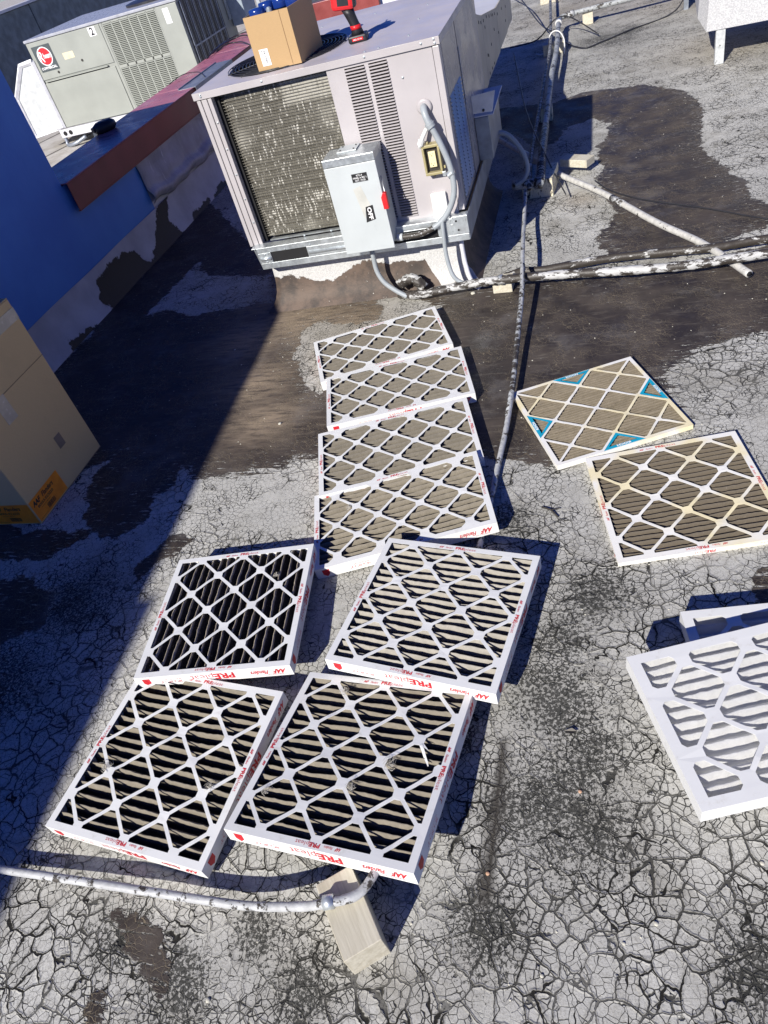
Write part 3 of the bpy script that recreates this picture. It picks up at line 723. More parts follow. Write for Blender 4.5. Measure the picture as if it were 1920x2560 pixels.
# hanging torn strip
rb_ = [((6.35, 2.45), .0005, .16, 0), ((6.7, 1.95), -.003, .15, .5), ((7.1, 1.3), -.006, .13, 1.0), ((7.5, .75), -.005, .10, .7), ((7.75, .35), -.003, .05, .3)]
mb = MB(); vs = []
for (q, dz, wd, tw) in rb_:
    for sg in (-1, 1):
        vs.append(((q[0] + sg * wd * .86) * IN, (q[1] + sg * wd * .5) * IN, T2 + .0012 + dz + sg * tw * .0022))
mb.add(vs + [(a, b, c - .0007) for a, b, c in vs], [(2 * k, 2 * k + 1, 2 * k + 3, 2 * k + 2) for k in range(4)] + [(10 + 2 * k + 2, 10 + 2 * k + 3, 10 + 2 * k + 1, 10 + 2 * k) for k in range(4)])
mb.obj('torn_strip', M['card'], f4)
# lint tufts lying on the filters
def lint(label, parent_pose, x, y, z, r=.008):
    Rm = Euler(parent_pose[1]).to_matrix(); p = Vector(parent_pose[0]) + Rm @ Vector((x * IN, y * IN, z))
    mb = MB()
    for q in range(26):
        a = random.uniform(0, 2 * PI); L = random.uniform(.4, 1.2) * r
        s0 = Vector((random.gauss(0, r * .4), random.gauss(0, r * .4), random.uniform(0, r * .5)))
        mb.tube(smooth_path([s0, s0 + Vector((math.cos(a) * L, math.sin(a) * L, random.uniform(0, r))), s0 + Vector((math.cos(a + 1) * L * 1.5, math.sin(a + 1) * L * 1.5, random.uniform(0, r * .6)))], 2), .00035, 3, False)
    tag(mb.obj('lint_tuft', M['lint'], loc=p), label, 'lint', 'lint tufts caught on the filters')
lint('grey lint tuft caught on the left grid strip of the far left tan filter', P['F2'], -6.6, -2.6, T2, .012)
lint('lint tuft on the middle grid of the torn filter', P['F4'], 1.0, -3.2, T2, .009)
lint('white fluff near the top edge of the torn filter', P['F4'], -4.2, 7.6, T2, .010)
lint('curved feather-like fluff on the right half of the torn filter', P['F4'], 4.0, -.2, T2 - .004, .011)
lint('lint tuft near the lower left corner of the torn filter', P['F4'], -7.4, -5.2, T2, .008)
lint('brown lint on the right grid node of the black-pleated filter', P['F1'], 5.4, 4.6, T2, .007)
lint('lint tuft on the right side of the far left tan filter', P['F2'], 6.6, -2.0, T2, .009)
lint('pale fluff on the nearest oblong filter, left side', P['G4'], -7.2, 3.2, T2 - .004, .008)

# ------------------------------------------------------------------ rooftop unit
ux0, ux1, uy0, uy1 = -1.814, -.652, 3.462, 4.66
U = empty('packaged_rooftop_unit', 'large lilac-grey rooftop air conditioning unit with dented coil and slotted panel on a coated curb', 'air conditioner', (ux0, uy0, 0))
W_ = ux1 - ux0; D_ = uy1 - uy0
def ub(): return MB()
# top lid with fan hole (ring of quads)
fcx, fcy, fr_ = .364, .368, .292
mb = MB(); seg = 48; ring = [(fcx + fr_ * math.cos(2 * PI * k / seg), fcy + fr_ * math.sin(2 * PI * k / seg)) for k in range(seg)]
x0, y0, x1, y1 = -.006, -.006, W_ + .006, D_ + .006
def sqp(a):
    c_, s_ = math.cos(a), math.sin(a)
    t_ = min([q for q in (((x1 - fcx) / c_ if c_ > 1e-6 else 1e9), ((x0 - fcx) / c_ if c_ < -1e-6 else 1e9), ((y1 - fcy) / s_ if s_ > 1e-6 else 1e9), ((y0 - fcy) / s_ if s_ < -1e-6 else 1e9))])
    return (fcx + t_ * c_, fcy + t_ * s_)
angs = sorted([2 * PI * k / seg for k in range(seg)] + [math.atan2(y - fcy, x - fcx) % (2 * PI) for x, y in ((x0, y0), (x1, y0), (x1, y1), (x0, y1))])
n = len(angs)
vs = [(fcx + fr_ * math.cos(a), fcy + fr_ * math.sin(a), 1.108) for a in angs] + [(*sqp(a), 1.108) for a in angs] + [(fcx + fr_ * math.cos(a), fcy + fr_ * math.sin(a), 1.098) for a in angs]
mb.add(vs, [(i, n + i, n + (i + 1) % n, (i + 1) % n) for i in range(n)] + [(i, (i + 1) % n, 2 * n + (i + 1) % n, 2 * n + i) for i in range(n)])
o = mb.obj('top_lid', M['cab_top'], U)
mb = MB(); mb.box((x0, y0, 1.078), (x1, y0 + .002, 1.1075)).box((x1 - .002, y0 + .002, 1.078), (x1, y1, 1.1075)).box((x0, y0 + .002, 1.078), (x0 + .002, y1, 1.1075)).box((x0 + .002, y1 - .002, 1.078), (x1 - .002, y1, 1.1075))
mb.obj('lid_lip', M['cab'], U, bevel=.0008)
# posts
for k, (a, b) in enumerate(((0.004, .024), (.028, .056), (.060, .080))):
    MB().box((a, 0, .368), (b, .03 + .002 * k, 1.075)).obj('corner_post', M['cab'], U, bevel=.002)
MB().box((0.004, .031, .37), (.08, .034, 1.075)).obj('post_backing', M['dark_hole'], U)
MB().box((W_ - .030, 0.001, .385), (W_ - .001, .05, 1.074)).obj('corner_post', M['cab'], U, bevel=.003)
# coil
cx0, cx1 = .095, .652
gx = np.linspace(cx0, cx1, 60); gzv = np.linspace(.392, 1.07, 60)
mb = MB()
for z in gzv:
    for x in gx:
        u_ = (x - cx0) / (cx1 - cx0)
        yy = .040 + (.03 * (1 - u_ / .08) ** 2 if u_ < .08 else 0) + .0015 * mnoise.noise(Vector((x * 30, z * 12, 0)))
        mb.v.append((x, yy, z))
mb.f = [(j * 60 + i, j * 60 + i + 1, (j + 1) * 60 + i + 1, (j + 1) * 60 + i) for j in range(59) for i in range(59)]; mb.mi = [0] * len(mb.f)
me = mb.mesh('condenser_coil', M['coil'], True)
a = me.attributes.new('combed', 'FLOAT', 'POINT')
cv = np.array(mb.v); pc = np.clip(np.minimum.reduce([(cv[:, 0] - .410) / .006, (.652 - cv[:, 0]) / .004, (cv[:, 2] - .962) / .02, (1.068 - cv[:, 2]) / .01]), 0, 1)
pc = np.maximum(pc, .8 * np.exp(-(((cv[:, 0] - .135) / .045) ** 2 + ((cv[:, 2] - .865) / .045) ** 2)))
pc = np.maximum(pc, .6 * np.exp(-(((cv[:, 0] - .60) / .05) ** 2 + ((cv[:, 2] - .90) / .06) ** 2)))
pc = np.maximum(pc, .6 * np.exp(-(((cv[:, 0] - .36) / .03) ** 2 + ((cv[:, 2] - .42) / .03) ** 2)))
a.data.foreach_set('value', pc.astype(np.float32)); link('condenser_coil', me, U)
mb = MB(); nrod = 54
for i in range(nrod):
    z = .398 + i * (1.066 - .398) / (nrod - 1)
    mb.box((cx0 + .012, .0345, z - .0011), (cx1, .0375, z + .0011))
tag(mb.obj('coil_wires', simple('dull_coil_wire', (.20, .19, .16), .5, .4), U), kind='stuff')
MB().box((.080, .034, .37), (cx0 + .004, .075, 1.076)).obj('coil_shroud', M['dark_hole'], U)
# louvred front panel with real slots: louvres as parts
px0 = .654
lou = [(.737, .829), (.847, .931)]
zt, zb_ = 1.066, .392; NL = 54; pit = (zt - zb_) / NL
mb = MB()
mb.box((px0, .004, .372), (lou[0][0], .010, 1.076)).box((lou[0][1], .004, zb_), (lou[1][0], .010, zt)).box((lou[1][1], .004, .372), (W_ - .032, .010, 1.076))
mb.box((lou[0][0], .004, .372), (lou[1][1], .010, zb_)).box((lou[0][0], .004, zt), (lou[1][1], .010, 1.076))
mb.obj('front_panel', M['cab'], U)
MB().box((px0, .020, .372), (W_ - .032, .024, 1.076)).obj('panel_backing', M['dark_hole'], U)
for a_, b_ in lou:
    lm = None
    for i in range(NL):
        z = zb_ + (i + .5) * pit
        if lm is None:
            s_ = MB(); w2 = (b_ - a_) / 2; h2 = pit / 2
            P_ = [(.010, -h2), (.004, -h2), (-.003, -h2 + .002), (-.0045, -h2 + .0035), (.001, h2 - .0060), (.004, h2 - .0058), (.010, h2 - .0058)]
            ns = len(P_)
            vs = [(-w2, y, zz) for y, zz in P_] + [(w2, y, zz) for y, zz in P_]
            s_.add(vs, [tuple(range(ns)), tuple(range(ns, 2 * ns))[::-1]] + [(q, ns + q, ns + (q + 1) % ns, (q + 1) % ns) for q in range(ns)])
            o = s_.obj('louver', M['cab'], U, loc=((a_ + b_) / 2, 0, z)); lm = o.data
        else:
            link('louver', lm, U, loc=((a_ + b_) / 2, 0, z))
# right side: panels, louvres
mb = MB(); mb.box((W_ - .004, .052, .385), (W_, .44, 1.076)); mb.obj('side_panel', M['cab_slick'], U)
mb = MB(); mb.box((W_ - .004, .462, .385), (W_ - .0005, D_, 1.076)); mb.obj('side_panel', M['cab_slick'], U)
MB().box((W_ - .012, .441, .385), (W_ - .006, .461, 1.076)).obj('side_seam', M['coil_dark'], U)
lm = None
for c_ in range(3):
    for i in range(27):
        if lm is None:
            s_ = MB(); s_.add([(0, -.05, 0), (0, .05, 0), (.006, .05, .003), (.006, -.05, .003), (0, -.05, .010), (0, .05, .010)], [(0, 1, 2, 3), (3, 2, 5, 4), (0, 3, 4), (1, 5, 2)])
            o = s_.obj('louver', M['galv_dull'], U, loc=(W_ + .0006, .115 + c_ * .115, .42 + i * .0165)); lm = o.data
        else: link('louver', lm, U, loc=(W_ + .0006, .115 + c_ * .115, .42 + i * .0165))
# back, left, floor panels
MB().box((0, .08, .385), (.004, D_, 1.076)).obj('side_panel', M['cab'], U)
MB().box((.005, D_ - .004, .385), (W_ - .005, D_ - .001, 1.076)).obj('back_panel', M['cab'], U)
MB().box((.005, .05, .365), (W_ - .005, D_ - .01, .372)).obj('floor_pan', M['galv'], U)
# base rail
r_ = MB(); rx0, rx1 = .012, W_ + .012
r_.box((rx0 + .05, -.062, .262), (rx1, -.058, .294)).box((rx0 + .05, -.062, .349), (.545 + .6, -.058, .376)).box((rx0 + .05, -.0625, .2945), (.134, -.0575, .3485)).box((.337, -.062, .2945), (.78, -.058, .3485))
r_.box((.78, -.062, .345), (1.03, -.058, .349)).box((1.03, -.0625, .2945), (rx1, -.0575, .3485))
r_.box((rx0 + .02, -.058, .372), (rx1, .004, .376)).box((rx0 + .05, -.058, .262), (rx1, .05, .266))
r_.obj('base_rail', M['galv'], U, bevel=.001)
s_ = MB(); s_.tube([(.345, -.064, .318), (.9, -.064, .318)], .008, 8).tube([(.07, -.064, .318), (.13, -.064, .318)], .008, 8); s_.obj('rail_rib', M['galv'], U, smooth=True)
MB().box((.134, -.0565, .29), (1.03, -.050, .35)).obj('rail_slot', M['dark_hole'], U)
MB().add([(rx0 + .05, -.060, .262), (rx0 + .05, -.060, .376), (rx0 - .01, .02, .372), (rx0 - .002, .03, .275)], [(0, 1, 2, 3)]).obj('rail_end', M['galv'], U)
r_ = MB(); r_.box((rx1 + .0, -.058, .262), (rx1 + .003, D_ - .02, .378)); r_.obj('side_rail', M['galv_dull'], U)
br = MB(); br.box((W_ - .060, -.0665, .298), (W_ + .016, -.0625, .384)); br.obj('corner_bracket', M['galv'], U, bevel=.003)
for (a_, b_) in ((W_ - .040, .362), (W_ - .034, .318)):
    MB().lathe([(.0052, 0), (.0052, .0008)], seg=12, T=Matrix.Translation((a_, -.0667, b_)) @ Matrix.Rotation(PI / 2, 4, 'X')).obj('bolt_hole', M['dark_hole'], U)
br = MB(); br.box((W_ - .135, -.064, .300), (W_ - .068, -.0625, .372)); br.obj('corner_bracket', M['galv'], U)
# flange on the side
mb = MB(); mb.prism([(W_ + .001, .622), (W_ + .100, .618), (W_ + .124, .712), (W_ + .001, .706)], -.640, -.634, T=Matrix.Rotation(PI / 2, 4, 'X')); mb.obj('rain_flange', simple('bounce_lit_cream_sheet', (.78, .75, .70), .45), U)  # sheet colour lightened to stand in for bounced light
MB().box((W_ + .001, .641, .60), (W_ + .10, 1.15, .606)).obj('flange_ledge', M['lav_sheet'], U)
MB().box((W_ + .001, .641, .385), (W_ + .075, 1.12, .598)).obj('lower_access_panel', M['galv_dull'], U, bevel=.003)
MB().lathe([(.007, 0), (.007, .004)], seg=8, T=Matrix.Translation((W_ + .055, .6335, .632)) @ Matrix.Rotation(PI / 2, 4, 'X')).obj('bolt', M['coil_dark'], U)
mb = MB(); pts = []
for k in range(30): pts.append((W_ + .0022, .452 + (.010 if k % 2 else 0), .72 + k * .0085))
for k in range(29): mb.tube([pts[k], pts[k + 1]], .0016, 4)
mb.obj('serrated_strip', M['galv'], U)
# screws
sm = None
def screw(x, y, z, rot=None, r=.0055):
    global sm
    if sm is None: sm = MB().lathe([(.0055, 0), (.0055, .001), (.0035, .0015), (.0032, .0045), (.0015, .005)], seg=8).mesh('screw', M['galv'])
    o = link('screw', sm, U, loc=(x, y, z))
    if rot: o.rotation_euler = rot
for x, y in ((.381, .941), (.684, .935), (.998, .481), (1.013, .141), (.986, .813), (.839, -.0), (.07, .75), (.9, .03)): screw(x, max(y, .02), 1.108)
fs_ = (PI / 2, 0, 0)
for x, z in ((.035, 1.097), (.035, 1.09), (1.145, 1.10), (1.148, 1.085), (1.09, 1.094), (.839, 1.094), (.35, 1.094)): screw(x, -.006, z, fs_)
for x, z in ((.985, .985), (.32, .384), (.47, .386), (.6, .384), (.22, .354), (.36, .357), (.10, .34), (.10, .30), (.12, .345), (.12, .29)): screw(x, 0.0035 if z > .38 else -.0622, z, fs_)
for z in (.97, .85, .73, .61, .49): screw(.070, .0, z, fs_)
# fan guard
mb = MB()
for k in range(15):
    r = .30 - k * .0185
    mb.tube([(fcx + r * math.cos(2 * PI * i / 40), fcy + r * math.sin(2 * PI * i / 40), 1.114 + .012 * (1 - r / .3)) for i in range(41)], .0022, 5, False)
for k in range(6):
    a = k * PI / 6
    mb.tube([(fcx - .305 * math.cos(a), fcy - .305 * math.sin(a), 1.111), (fcx, fcy, 1.124), (fcx + .305 * math.cos(a), fcy + .305 * math.sin(a), 1.111)], .0025, 5)
mb.obj('fan_guard', M['black_wire'], U, smooth=True)
mb = MB(); mb.lathe([(.287, .80), (.287, 1.098), (.2905, 1.098), (.2905, .80)], c=(fcx, fcy, 0), seg=40); o = mb.obj('fan_shroud', M['coil_dark'], U)
MB().lathe([(.286, .80), (.286, .805)], c=(fcx, fcy, 0), seg=32).obj('fan_well_bottom', M['dark_hole'], U)
for k in range(4):
    mb = MB(); T = Matrix.Translation((fcx, fcy, 1.03)) @ Matrix.Rotation(k * PI / 2 + .3, 4, 'Z') @ Matrix.Rotation(.45, 4, 'X')
    mb.add([T @ Vector(v) for v in ((.04, -.03, 0), (.27, -.09, 0), (.275, .08, .005), (.04, .04, 0), (.04, -.03, .002), (.27, -.09, .002), (.275, .08, .007), (.04, .04, .002))], [(0, 1, 2, 3), (7, 6, 5, 4), (0, 4, 5, 1), (1, 5, 6, 2), (2, 6, 7, 3), (3, 7, 4, 0)])
    mb.obj('fan_blade', M['galv_dull'], U)
MB().box((fcx - .4, .30, 1.1085), (fcx - .398, .5, 1.1095)).obj('lid_score', M['coil_dark'], U)
MB().lathe([(.03, 0), (.03, .004), (.02, .005)], c=(.06, .95, 1.1085), seg=20).obj('lid_plug', M['black_plastic'], U)
# curb
CU = empty('roof_curb', 'silver coated curb with brown tar foot beneath the lilac rooftop unit', 'curb', (ux0, uy0, 0))
mb = MB(); ca = []
def curb_ring(inset, z, tarv):
    x0, x1, y0, y1 = .065 - inset, W_ - .055 + inset, .04 - inset, D_ - .05 + inset
    n_ = 26; out = []
    for k in range(n_): out.append((x0 + (x1 - x0) * k / n_, y0, z))
    for k in range(n_): out.append((x1, y0 + (y1 - y0) * k / n_, z))
    for k in range(n_): out.append((x1 - (x1 - x0) * k / n_, y1, z))
    for k in range(n_): out.append((x0, y1 - (y1 - y0) * k / n_, z))
    for q in out: ca.append(tarv(q))
    return out
def tv(q):
    u_ = (q[0] - .07) / (W_ - .12)
    th = .17 - .06 * math.exp(-((u_ - .27) / .12) ** 2) - .02 * u_ + .03 * math.exp(-((u_ - .5) / .1) ** 2)
    if u_ > .84: th -= .13
    if q[0] > W_ - .06 and q[1] > .06: th = .4
    return th - q[2]
lv = [(.0, .262), (.002, .21), (.004, .17), (.008, .13), (.016, .09), (.03, .055), (.05, .025), (.075, .004), (.085, -.01)]
rings = [curb_ring(i, z, tv) for i, z in lv]; n_ = len(rings[0])
for rr in rings: mb.v += rr
mb.f = [(j * n_ + i, j * n_ + (i + 1) % n_, (j + 1) * n_ + (i + 1) % n_, (j + 1) * n_ + i) for j in range(len(lv) - 1) for i in range(n_)] + [tuple(range(n_))]
mb.mi = [0] * len(mb.f)
me = mb.mesh('curb_body', M['curb'], True); a = me.attributes.new('tar', 'FLOAT', 'POINT'); a.data.foreach_set('value', np.array(ca, dtype=np.float32)); link('curb_body', me, CU)
mb = MB(); mb.tube(smooth_path([(W_ - .05, .02, .25), (W_ - .045, .01, .12), (W_ - .02, -.03, .03), (W_ + .02, -.06, .0)], 5), .012, 8, rn=.1); mb.obj('white_sealant_edge', M['lav_sheet'], CU, smooth=True)

# ------------------------------------------------------------------ disconnect switch
DS = empty('disconnect_switch', 'light grey electrical disconnect box with red lever on the front of the lilac unit', 'switch box', (-1.232, 3.31, .318))
dw, dh = .242, .443
MB().box((0, 0, .022), (dw, .135, dh - .004)).obj('enclosure', M['switch_grey'], DS, bevel=.002)
MB().box((-.003, -.008, 0), (dw + .003, -.0005, dh - .036)).obj('door', M['switch_grey'], DS, bevel=.002)
MB().box((-.003, -.008, dh - .034), (dw + .003, .14, dh)).obj('hood_cap', M['galv'], DS, bevel=.002)
mb = MB(); mb.box((.055, .06, dh + .0005), (.150, .145, dh + .006)); mb.obj('mounting_strap', M['switch_grey'], DS, bevel=.001)
for x in (.07, .135):
    for y in (.075, .125): MB().lathe([(.004, 0), (.004, .003)], c=(x, y, dh + .006), seg=8).obj('bolt', M['coil_dark'], DS)
mb = MB(); mb.box((.120, -.0095, dh - .115), (.194, -.0083, dh - .078)); mb.obj('nameplate', M['black_ink'], DS)
mb = MB(); T = Matrix.Translation((.157, -.0100, dh - .097)) @ Matrix.Rotation(PI / 2, 4, 'X')
text_into(mb, 'RTU-4', .0105, 0, .0075, .02, 0, T=T, align='c'); text_into(mb, 'PANEL A SEC 1', .0105, 0, -.0035, .02, 0, T=T, width=.064, align='c'); text_into(mb, 'CKT. 19-23', .0105, 0, -.0145, .02, 0, T=T, width=.05, align='c')
flat('nameplate_lettering', mb, M['white_ink'], DS)
mb = MB(); mb.prism([(.150, .212), (.186, .217), (.186, .150), (.137, .140)], .0083, .0092, T=Matrix.Rotation(PI / 2, 4, 'X')); mb.obj('off_plate', M['black_ink'], DS)
mb = MB(); T = Matrix.Translation((.150, -.0097, .209)) @ Matrix.Rotation(PI / 2, 4, 'X') @ Matrix.Rotation(-PI / 2, 4, 'Z'); text_into(mb, 'OFF', .028, 0, .006, .03, 0, T=T, width=.058)
flat('off_lettering', mb, M['white_ink'], DS)
mb = MB(); mb.prism([(.112, .30), (.150, .31), (.178, .21), (.150, .205), (.135, .16)], .0083, .0087, T=Matrix.Rotation(PI / 2, 4, 'X')); mb.obj('worn_sticker', simple('faded_sticker', (.52, .52, .48), .4), DS)
mb = MB(); mb.tube([(dw + .006, .02, .33), (dw + .014, -.004, .25), (dw + .010, -.012, .19)], .003, 6); mb.obj('lever_rod', M['galv'], DS, smooth=True)
mb = MB(); mb.prism([(-.012, 0), (.012, 0), (.014, .055), (.002, .075), (-.012, .070)], -.012, .012, T=Matrix.Translation((dw + .010, -.012, .192)) @ Matrix.Rotation(PI, 4, 'Y') @ Matrix.Rotation(-PI / 2, 4, 'X')); 
o = mb.obj('red_lever', M['red_plastic'], DS, bevel=.002)
# ------------------------------------------------------------------ flexible conduit from elbow to disconnect
FC = empty('flexible_conduit', 'grey flexible conduit looping from the elbow near the outlet box down to the switch box', 'conduit', (-.755, 3.46, .85))
def rel(p, o): return [(a[0] - o[0], a[1] - o[1], a[2] - o[2]) for a in p]
o0 = (-.755, 3.46, .85)
mb = MB(); mb.tube(rel(smooth_path([(-.760, 3.462, .858), (-.757, 3.435, .855), (-.750, 3.418, .83), (-.738, 3.41, .795)], 5), o0), .0155, 14); mb.obj('elbow', M['grey_pvc'], FC, smooth=True)
mb = MB(); mb.tube(rel([(-.742, 3.41, .806), (-.730, 3.407, .782)], o0), .020, 14).tube(rel([(-.739, 3.41, .80), (-.736, 3.41, .793)], o0), .022, 14); mb.obj('coupling_nut', M['grey_pvc'], FC, smooth=False, bevel=.001)
pp = smooth_path([(-.732, 3.408, .786), (-.700, 3.405, .70), (-.677, 3.405, .60), (-.678, 3.40, .50), (-.715, 3.395, .42), (-.775, 3.385, .365), (-.86, 3.37, .338), (-.93, 3.37, .335), (-.985, 3.37, .337)], 12)
k1 = int(len(pp) * .66)
mb = MB(); mb.tube(rel(pp[:k1 + 1], o0), [.0135 * (1 + .025 * (i % 2)) for i in range(k1 + 1)], 14); mb.obj('conduit_tube', M['grey_pvc'], FC, smooth=True)
mb = MB(); mb.tube(rel(pp[k1:int(len(pp) * .93)], o0), .0142, 14); mb.obj('tarred_section', m_pipe('tarred_flexible_tube', .40, sc=60), FC, smooth=True)
mb = MB(); mb.tube(rel(pp[int(len(pp) * .92):], o0), .0175, 14); mb.obj('connector', M['switch_grey'], FC, smooth=True)
mb = MB(); mb.lathe([(.034, 0), (.034, .002), (.022, .003)], seg=28, T=Matrix.Translation((-.003, .000, .007)) @ Matrix.Rotation(PI / 2, 4, 'X')); mb.obj('wall_washer', M['cab'], FC, smooth=True)
mb = MB(); mb.box((.035, -.045, -.283), (.050, -.03, -.262)).tube([(.062 + .0, -.055, -.279), (.085, -.055, -.266)], .0165, 12); mb.obj('strap_clamp', M['galv'], FC, bevel=.001)
# white elbow fitting
WE = empty('white_elbow_fitting', 'small white plastic elbow pipe fitting above the outlet box', 'pipe fitting', (-.765, 3.455, .765))
mb = MB(); mb.tube([(.012, .0, .012), (.0, -.022, .004), (-.018, -.035, -.020), (-.026, -.038, -.034)], .0095, 12); mb.obj('elbow', M['white_pvc'], WE, smooth=True)
mb = MB(); mb.tube([(-.022, -.037, -.026), (-.034, -.039, -.048)], .0145, 8).tube([(-.033, -.039, -.047), (-.038, -.03, -.058)], .009, 8); mb.obj('nut', M['white_pvc'], WE, bevel=.001)
# outlet box
GF = empty('outlet_box', 'tan weatherproof outlet box with ivory double socket on the lilac unit', 'outlet', (-.757, 3.462, .645))
mb = MB()
ow, oh, iw, ih = .041, .066, .031, .054
for a_, b_ in (((-ow, -.045, -oh), (ow, 0, -ih)), ((-ow, -.045, ih), (ow, 0, oh)), ((-ow, -.045, -ih), (-iw, 0, ih)), ((iw, -.045, -ih), (ow, 0, ih))): mb.box(a_, b_)
mb.obj('box_body', M['box_bronze'], GF, bevel=.002)
mb = MB(); mb.box((ow + .001, -.030, .040), (ow + .012, -.020, .052)).box((ow + .001, -.030, -.048), (ow + .012, -.020, -.036)).box((-.02, -.035, oh + .001), (-.008, -.02, oh + .010)).box((-.012, -.022, -oh - .014), (.0, -.014, -oh - .001)); mb.obj('mounting_lug', M['box_bronze'], GF, bevel=.001)
MB().box((-iw, -.022, -ih), (iw, -.018, ih)).obj('cover_plate', M['coil_dark'], GF)
MB().box((-.0165, -.034, -.034), (.0165, -.0222, .034)).obj('receptacle', M['ivory'], GF, bevel=.0015)
mb = MB()
for s_ in (-1, 1):
    zc = s_ * .021
    mb.box((-.0075, -.0346, zc - .004 + .003), (-.0062, -.0341, zc + .004 + .003)).box((.0062, -.0346, zc - .003 + .003), (.0075, -.0341, zc + .0035 + .003)).box((-.0022, -.0346, zc - .009 + .002), (.0022, -.0341, zc - .0055 + .002))
mb.obj('socket_slot', M['dark_hole'], GF)
mb = MB(); mb.box((-.007, -.0348, -.004), (-.0005, -.0341, .004)).box((.0008, -.0348, -.004), (.007, -.0341, .004)); mb.obj('test_button', M['ivory'], GF)
# small white cover plate
WP = empty('blank_cover_plate', 'small white metal cover plate low on the lilac panel behind the conduit', 'cover plate', (-.766, 3.466, .43))
MB().box((-.036, -.022, -.060), (.036, 0, .055)).obj('plate', M['white_pvc'], WP, bevel=.0015)
MB().lathe([(.003, 0), (.003, .001)], seg=8, T=Matrix.Translation((0, -.0225, .04)) @ Matrix.Rotation(PI / 2, 4, 'X')).obj('screw', M['galv'], WP)

# ------------------------------------------------------------------ carton, cans, drill on the unit
ZT = 1.108
CB = empty('cardboard_carton', 'open brown cardboard carton of blue-lidded cans standing on the fan guard', 'carton', (-1.505, 3.562, ZT + .006), rot=(0, 0, -.10))
cw, cd, ch = .222, .27, .21
tk = .004
MB().box((0, 0, 0), (cw, tk, ch)).obj('front_panel', M['kraft'], CB)
MB().box((0, cd - tk, 0), (cw, cd, ch)).obj('back_panel', M['kraft'], CB)
MB().box((0, tk, 0), (tk, cd - tk, ch)).obj('side_panel', M['kraft'], CB)
MB().box((cw - tk, tk, 0), (cw, cd - tk, ch)).obj('side_panel', M['kraft'], CB)
MB().box((tk, tk, 0), (cw - tk, cd - tk, tk)).obj('bottom', M['kraft'], CB)
MB().box((cw * .80, -.001, 0.004), (cw * .81, -.0003, ch)).obj('glued_seam', simple('dark_kraft', (.22, .13, .06), .7), CB)
mb = MB(); T = Matrix.Translation((.030, -.0012, .017)) @ Matrix.Rotation(PI / 2, 4, 'X'); mb.add([T @ Vector(v) for v in ((0, 0, 0), (.045, 0, 0), (.045, .066, 0), (0, .066, 0))], [(0, 1, 2, 3)])
flat('white_label', mb, M['white_ink'], CB)
mb = MB(); T = Matrix.Translation((.040, -.0017, .078)) @ Matrix.Rotation(PI / 2, 4, 'X') @ Matrix.Rotation(-PI / 2, 4, 'Z')
text_into(mb, '24-1040', .012, 0, .012, .01, T=T, width=.05); text_into(mb, 'B 0912', .009, 0, 0, 0, T=T, width=.035)
flat('label_lettering', mb, M['black_ink'], CB)
for i, (x, y, hh) in enumerate(((.045, .06, .195), (.045, .165, .20), (.12, .16, .205), (.185, .155, .20), (.05, .27, .2), (.125, .26, .205), (.185, .26, .2))):
    cn = empty('spray_can', ['black can with glossy blue lid in the near left of the carton', 'blue-lidded can behind the first, left side of the carton', 'blue-lidded can in the middle of the carton', 'blue-lidded can against the right side of the carton', 'blue-lidded can in the far left of the carton', 'blue-lidded can in the far middle of the carton', 'blue-lidded can in the far right of the carton'][i], 'can', group='blue-lidded cans in the carton')
    Rz = Matrix.Rotation(-.10, 4, 'Z'); pos = Vector((-1.505, 3.562, ZT + .011)) + Rz @ Vector((x, y, 0)); cn.location = pos
    MB().lathe([(.033, 0), (.033, hh - .012)], seg=20).obj('can_body', M['black_plastic'], cn, smooth=False)
    MB().lathe([(.035, hh - .010), (.036, hh - .008), (.036, hh + .018), (.033, hh + .027), (.006, hh + .029)], seg=24).obj('lid', M['blue_cap'], cn, smooth=True)
bt = empty('white_bottle', 'white plastic bottle neck showing at the front rim of the carton', 'bottle', (-1.505 + .112, 3.562 + .048, ZT + .012))
MB().lathe([(.03, 0), (.03, .15), (.028, .17), (.018, .197)], seg=20).obj('bottle_body', M['white_pvc'], bt, smooth=True)
MB().lathe([(.013, .1975), (.013, .212), (.008, .2125), (.008, .216)], seg=16).obj('neck_ring', M['galv'], bt)
DR = empty('cordless_drill', 'red and black cordless drill standing on its battery on the lilac unit', 'drill', (-1.062, 3.735, ZT), rot=(0, 0, .1))
MB().box((-.043, -.022, .0015), (.043, .058, .030)).obj('battery', M['black_plastic'], DR, bevel=.007)
MB().box((-.024, -.0228, .010), (.026, -.0222, .021)).obj('battery_label', M['red_plastic'], DR)
mb = MB(); T = Matrix.Translation((-.018, -.0232, .0125)) @ Matrix.Rotation(PI / 2, 4, 'X'); text_into(mb, 'M12', .008, 0, 0, .03, 0, T=T, width=.014); text_into(mb, 'XC 4.0', .006, .018, .001, .02, 0, T=T, width=.02); flat('battery_lettering', mb, M['white_ink'], DR)
def loft(mb, secs, seg=16):
    vs = []
    for cx, cy, z, rx, ry in secs:
        for k in range(seg):
            a = 2 * PI * k / seg; vs.append((cx + rx * math.cos(a), cy + ry * math.sin(a), z))
    n = len(secs)
    mb.add(vs, [(i * seg + k, i * seg + (k + 1) % seg, (i + 1) * seg + (k + 1) % seg, (i + 1) * seg + k) for i in range(n - 1) for k in range(seg)] + [tuple(range(seg))[::-1], tuple(range((n - 1) * seg, n * seg))])
mb = MB(); loft(mb, [(0, .018, .029, .030, .030), (0, .02, .050, .024, .025), (-.006, .018, .075, .0225, .023), (-.014, .014, .105, .024, .025), (-.020, .010, .130, .028, .028)]); mb.obj('grip', M['black_plastic'], DR, smooth=True)
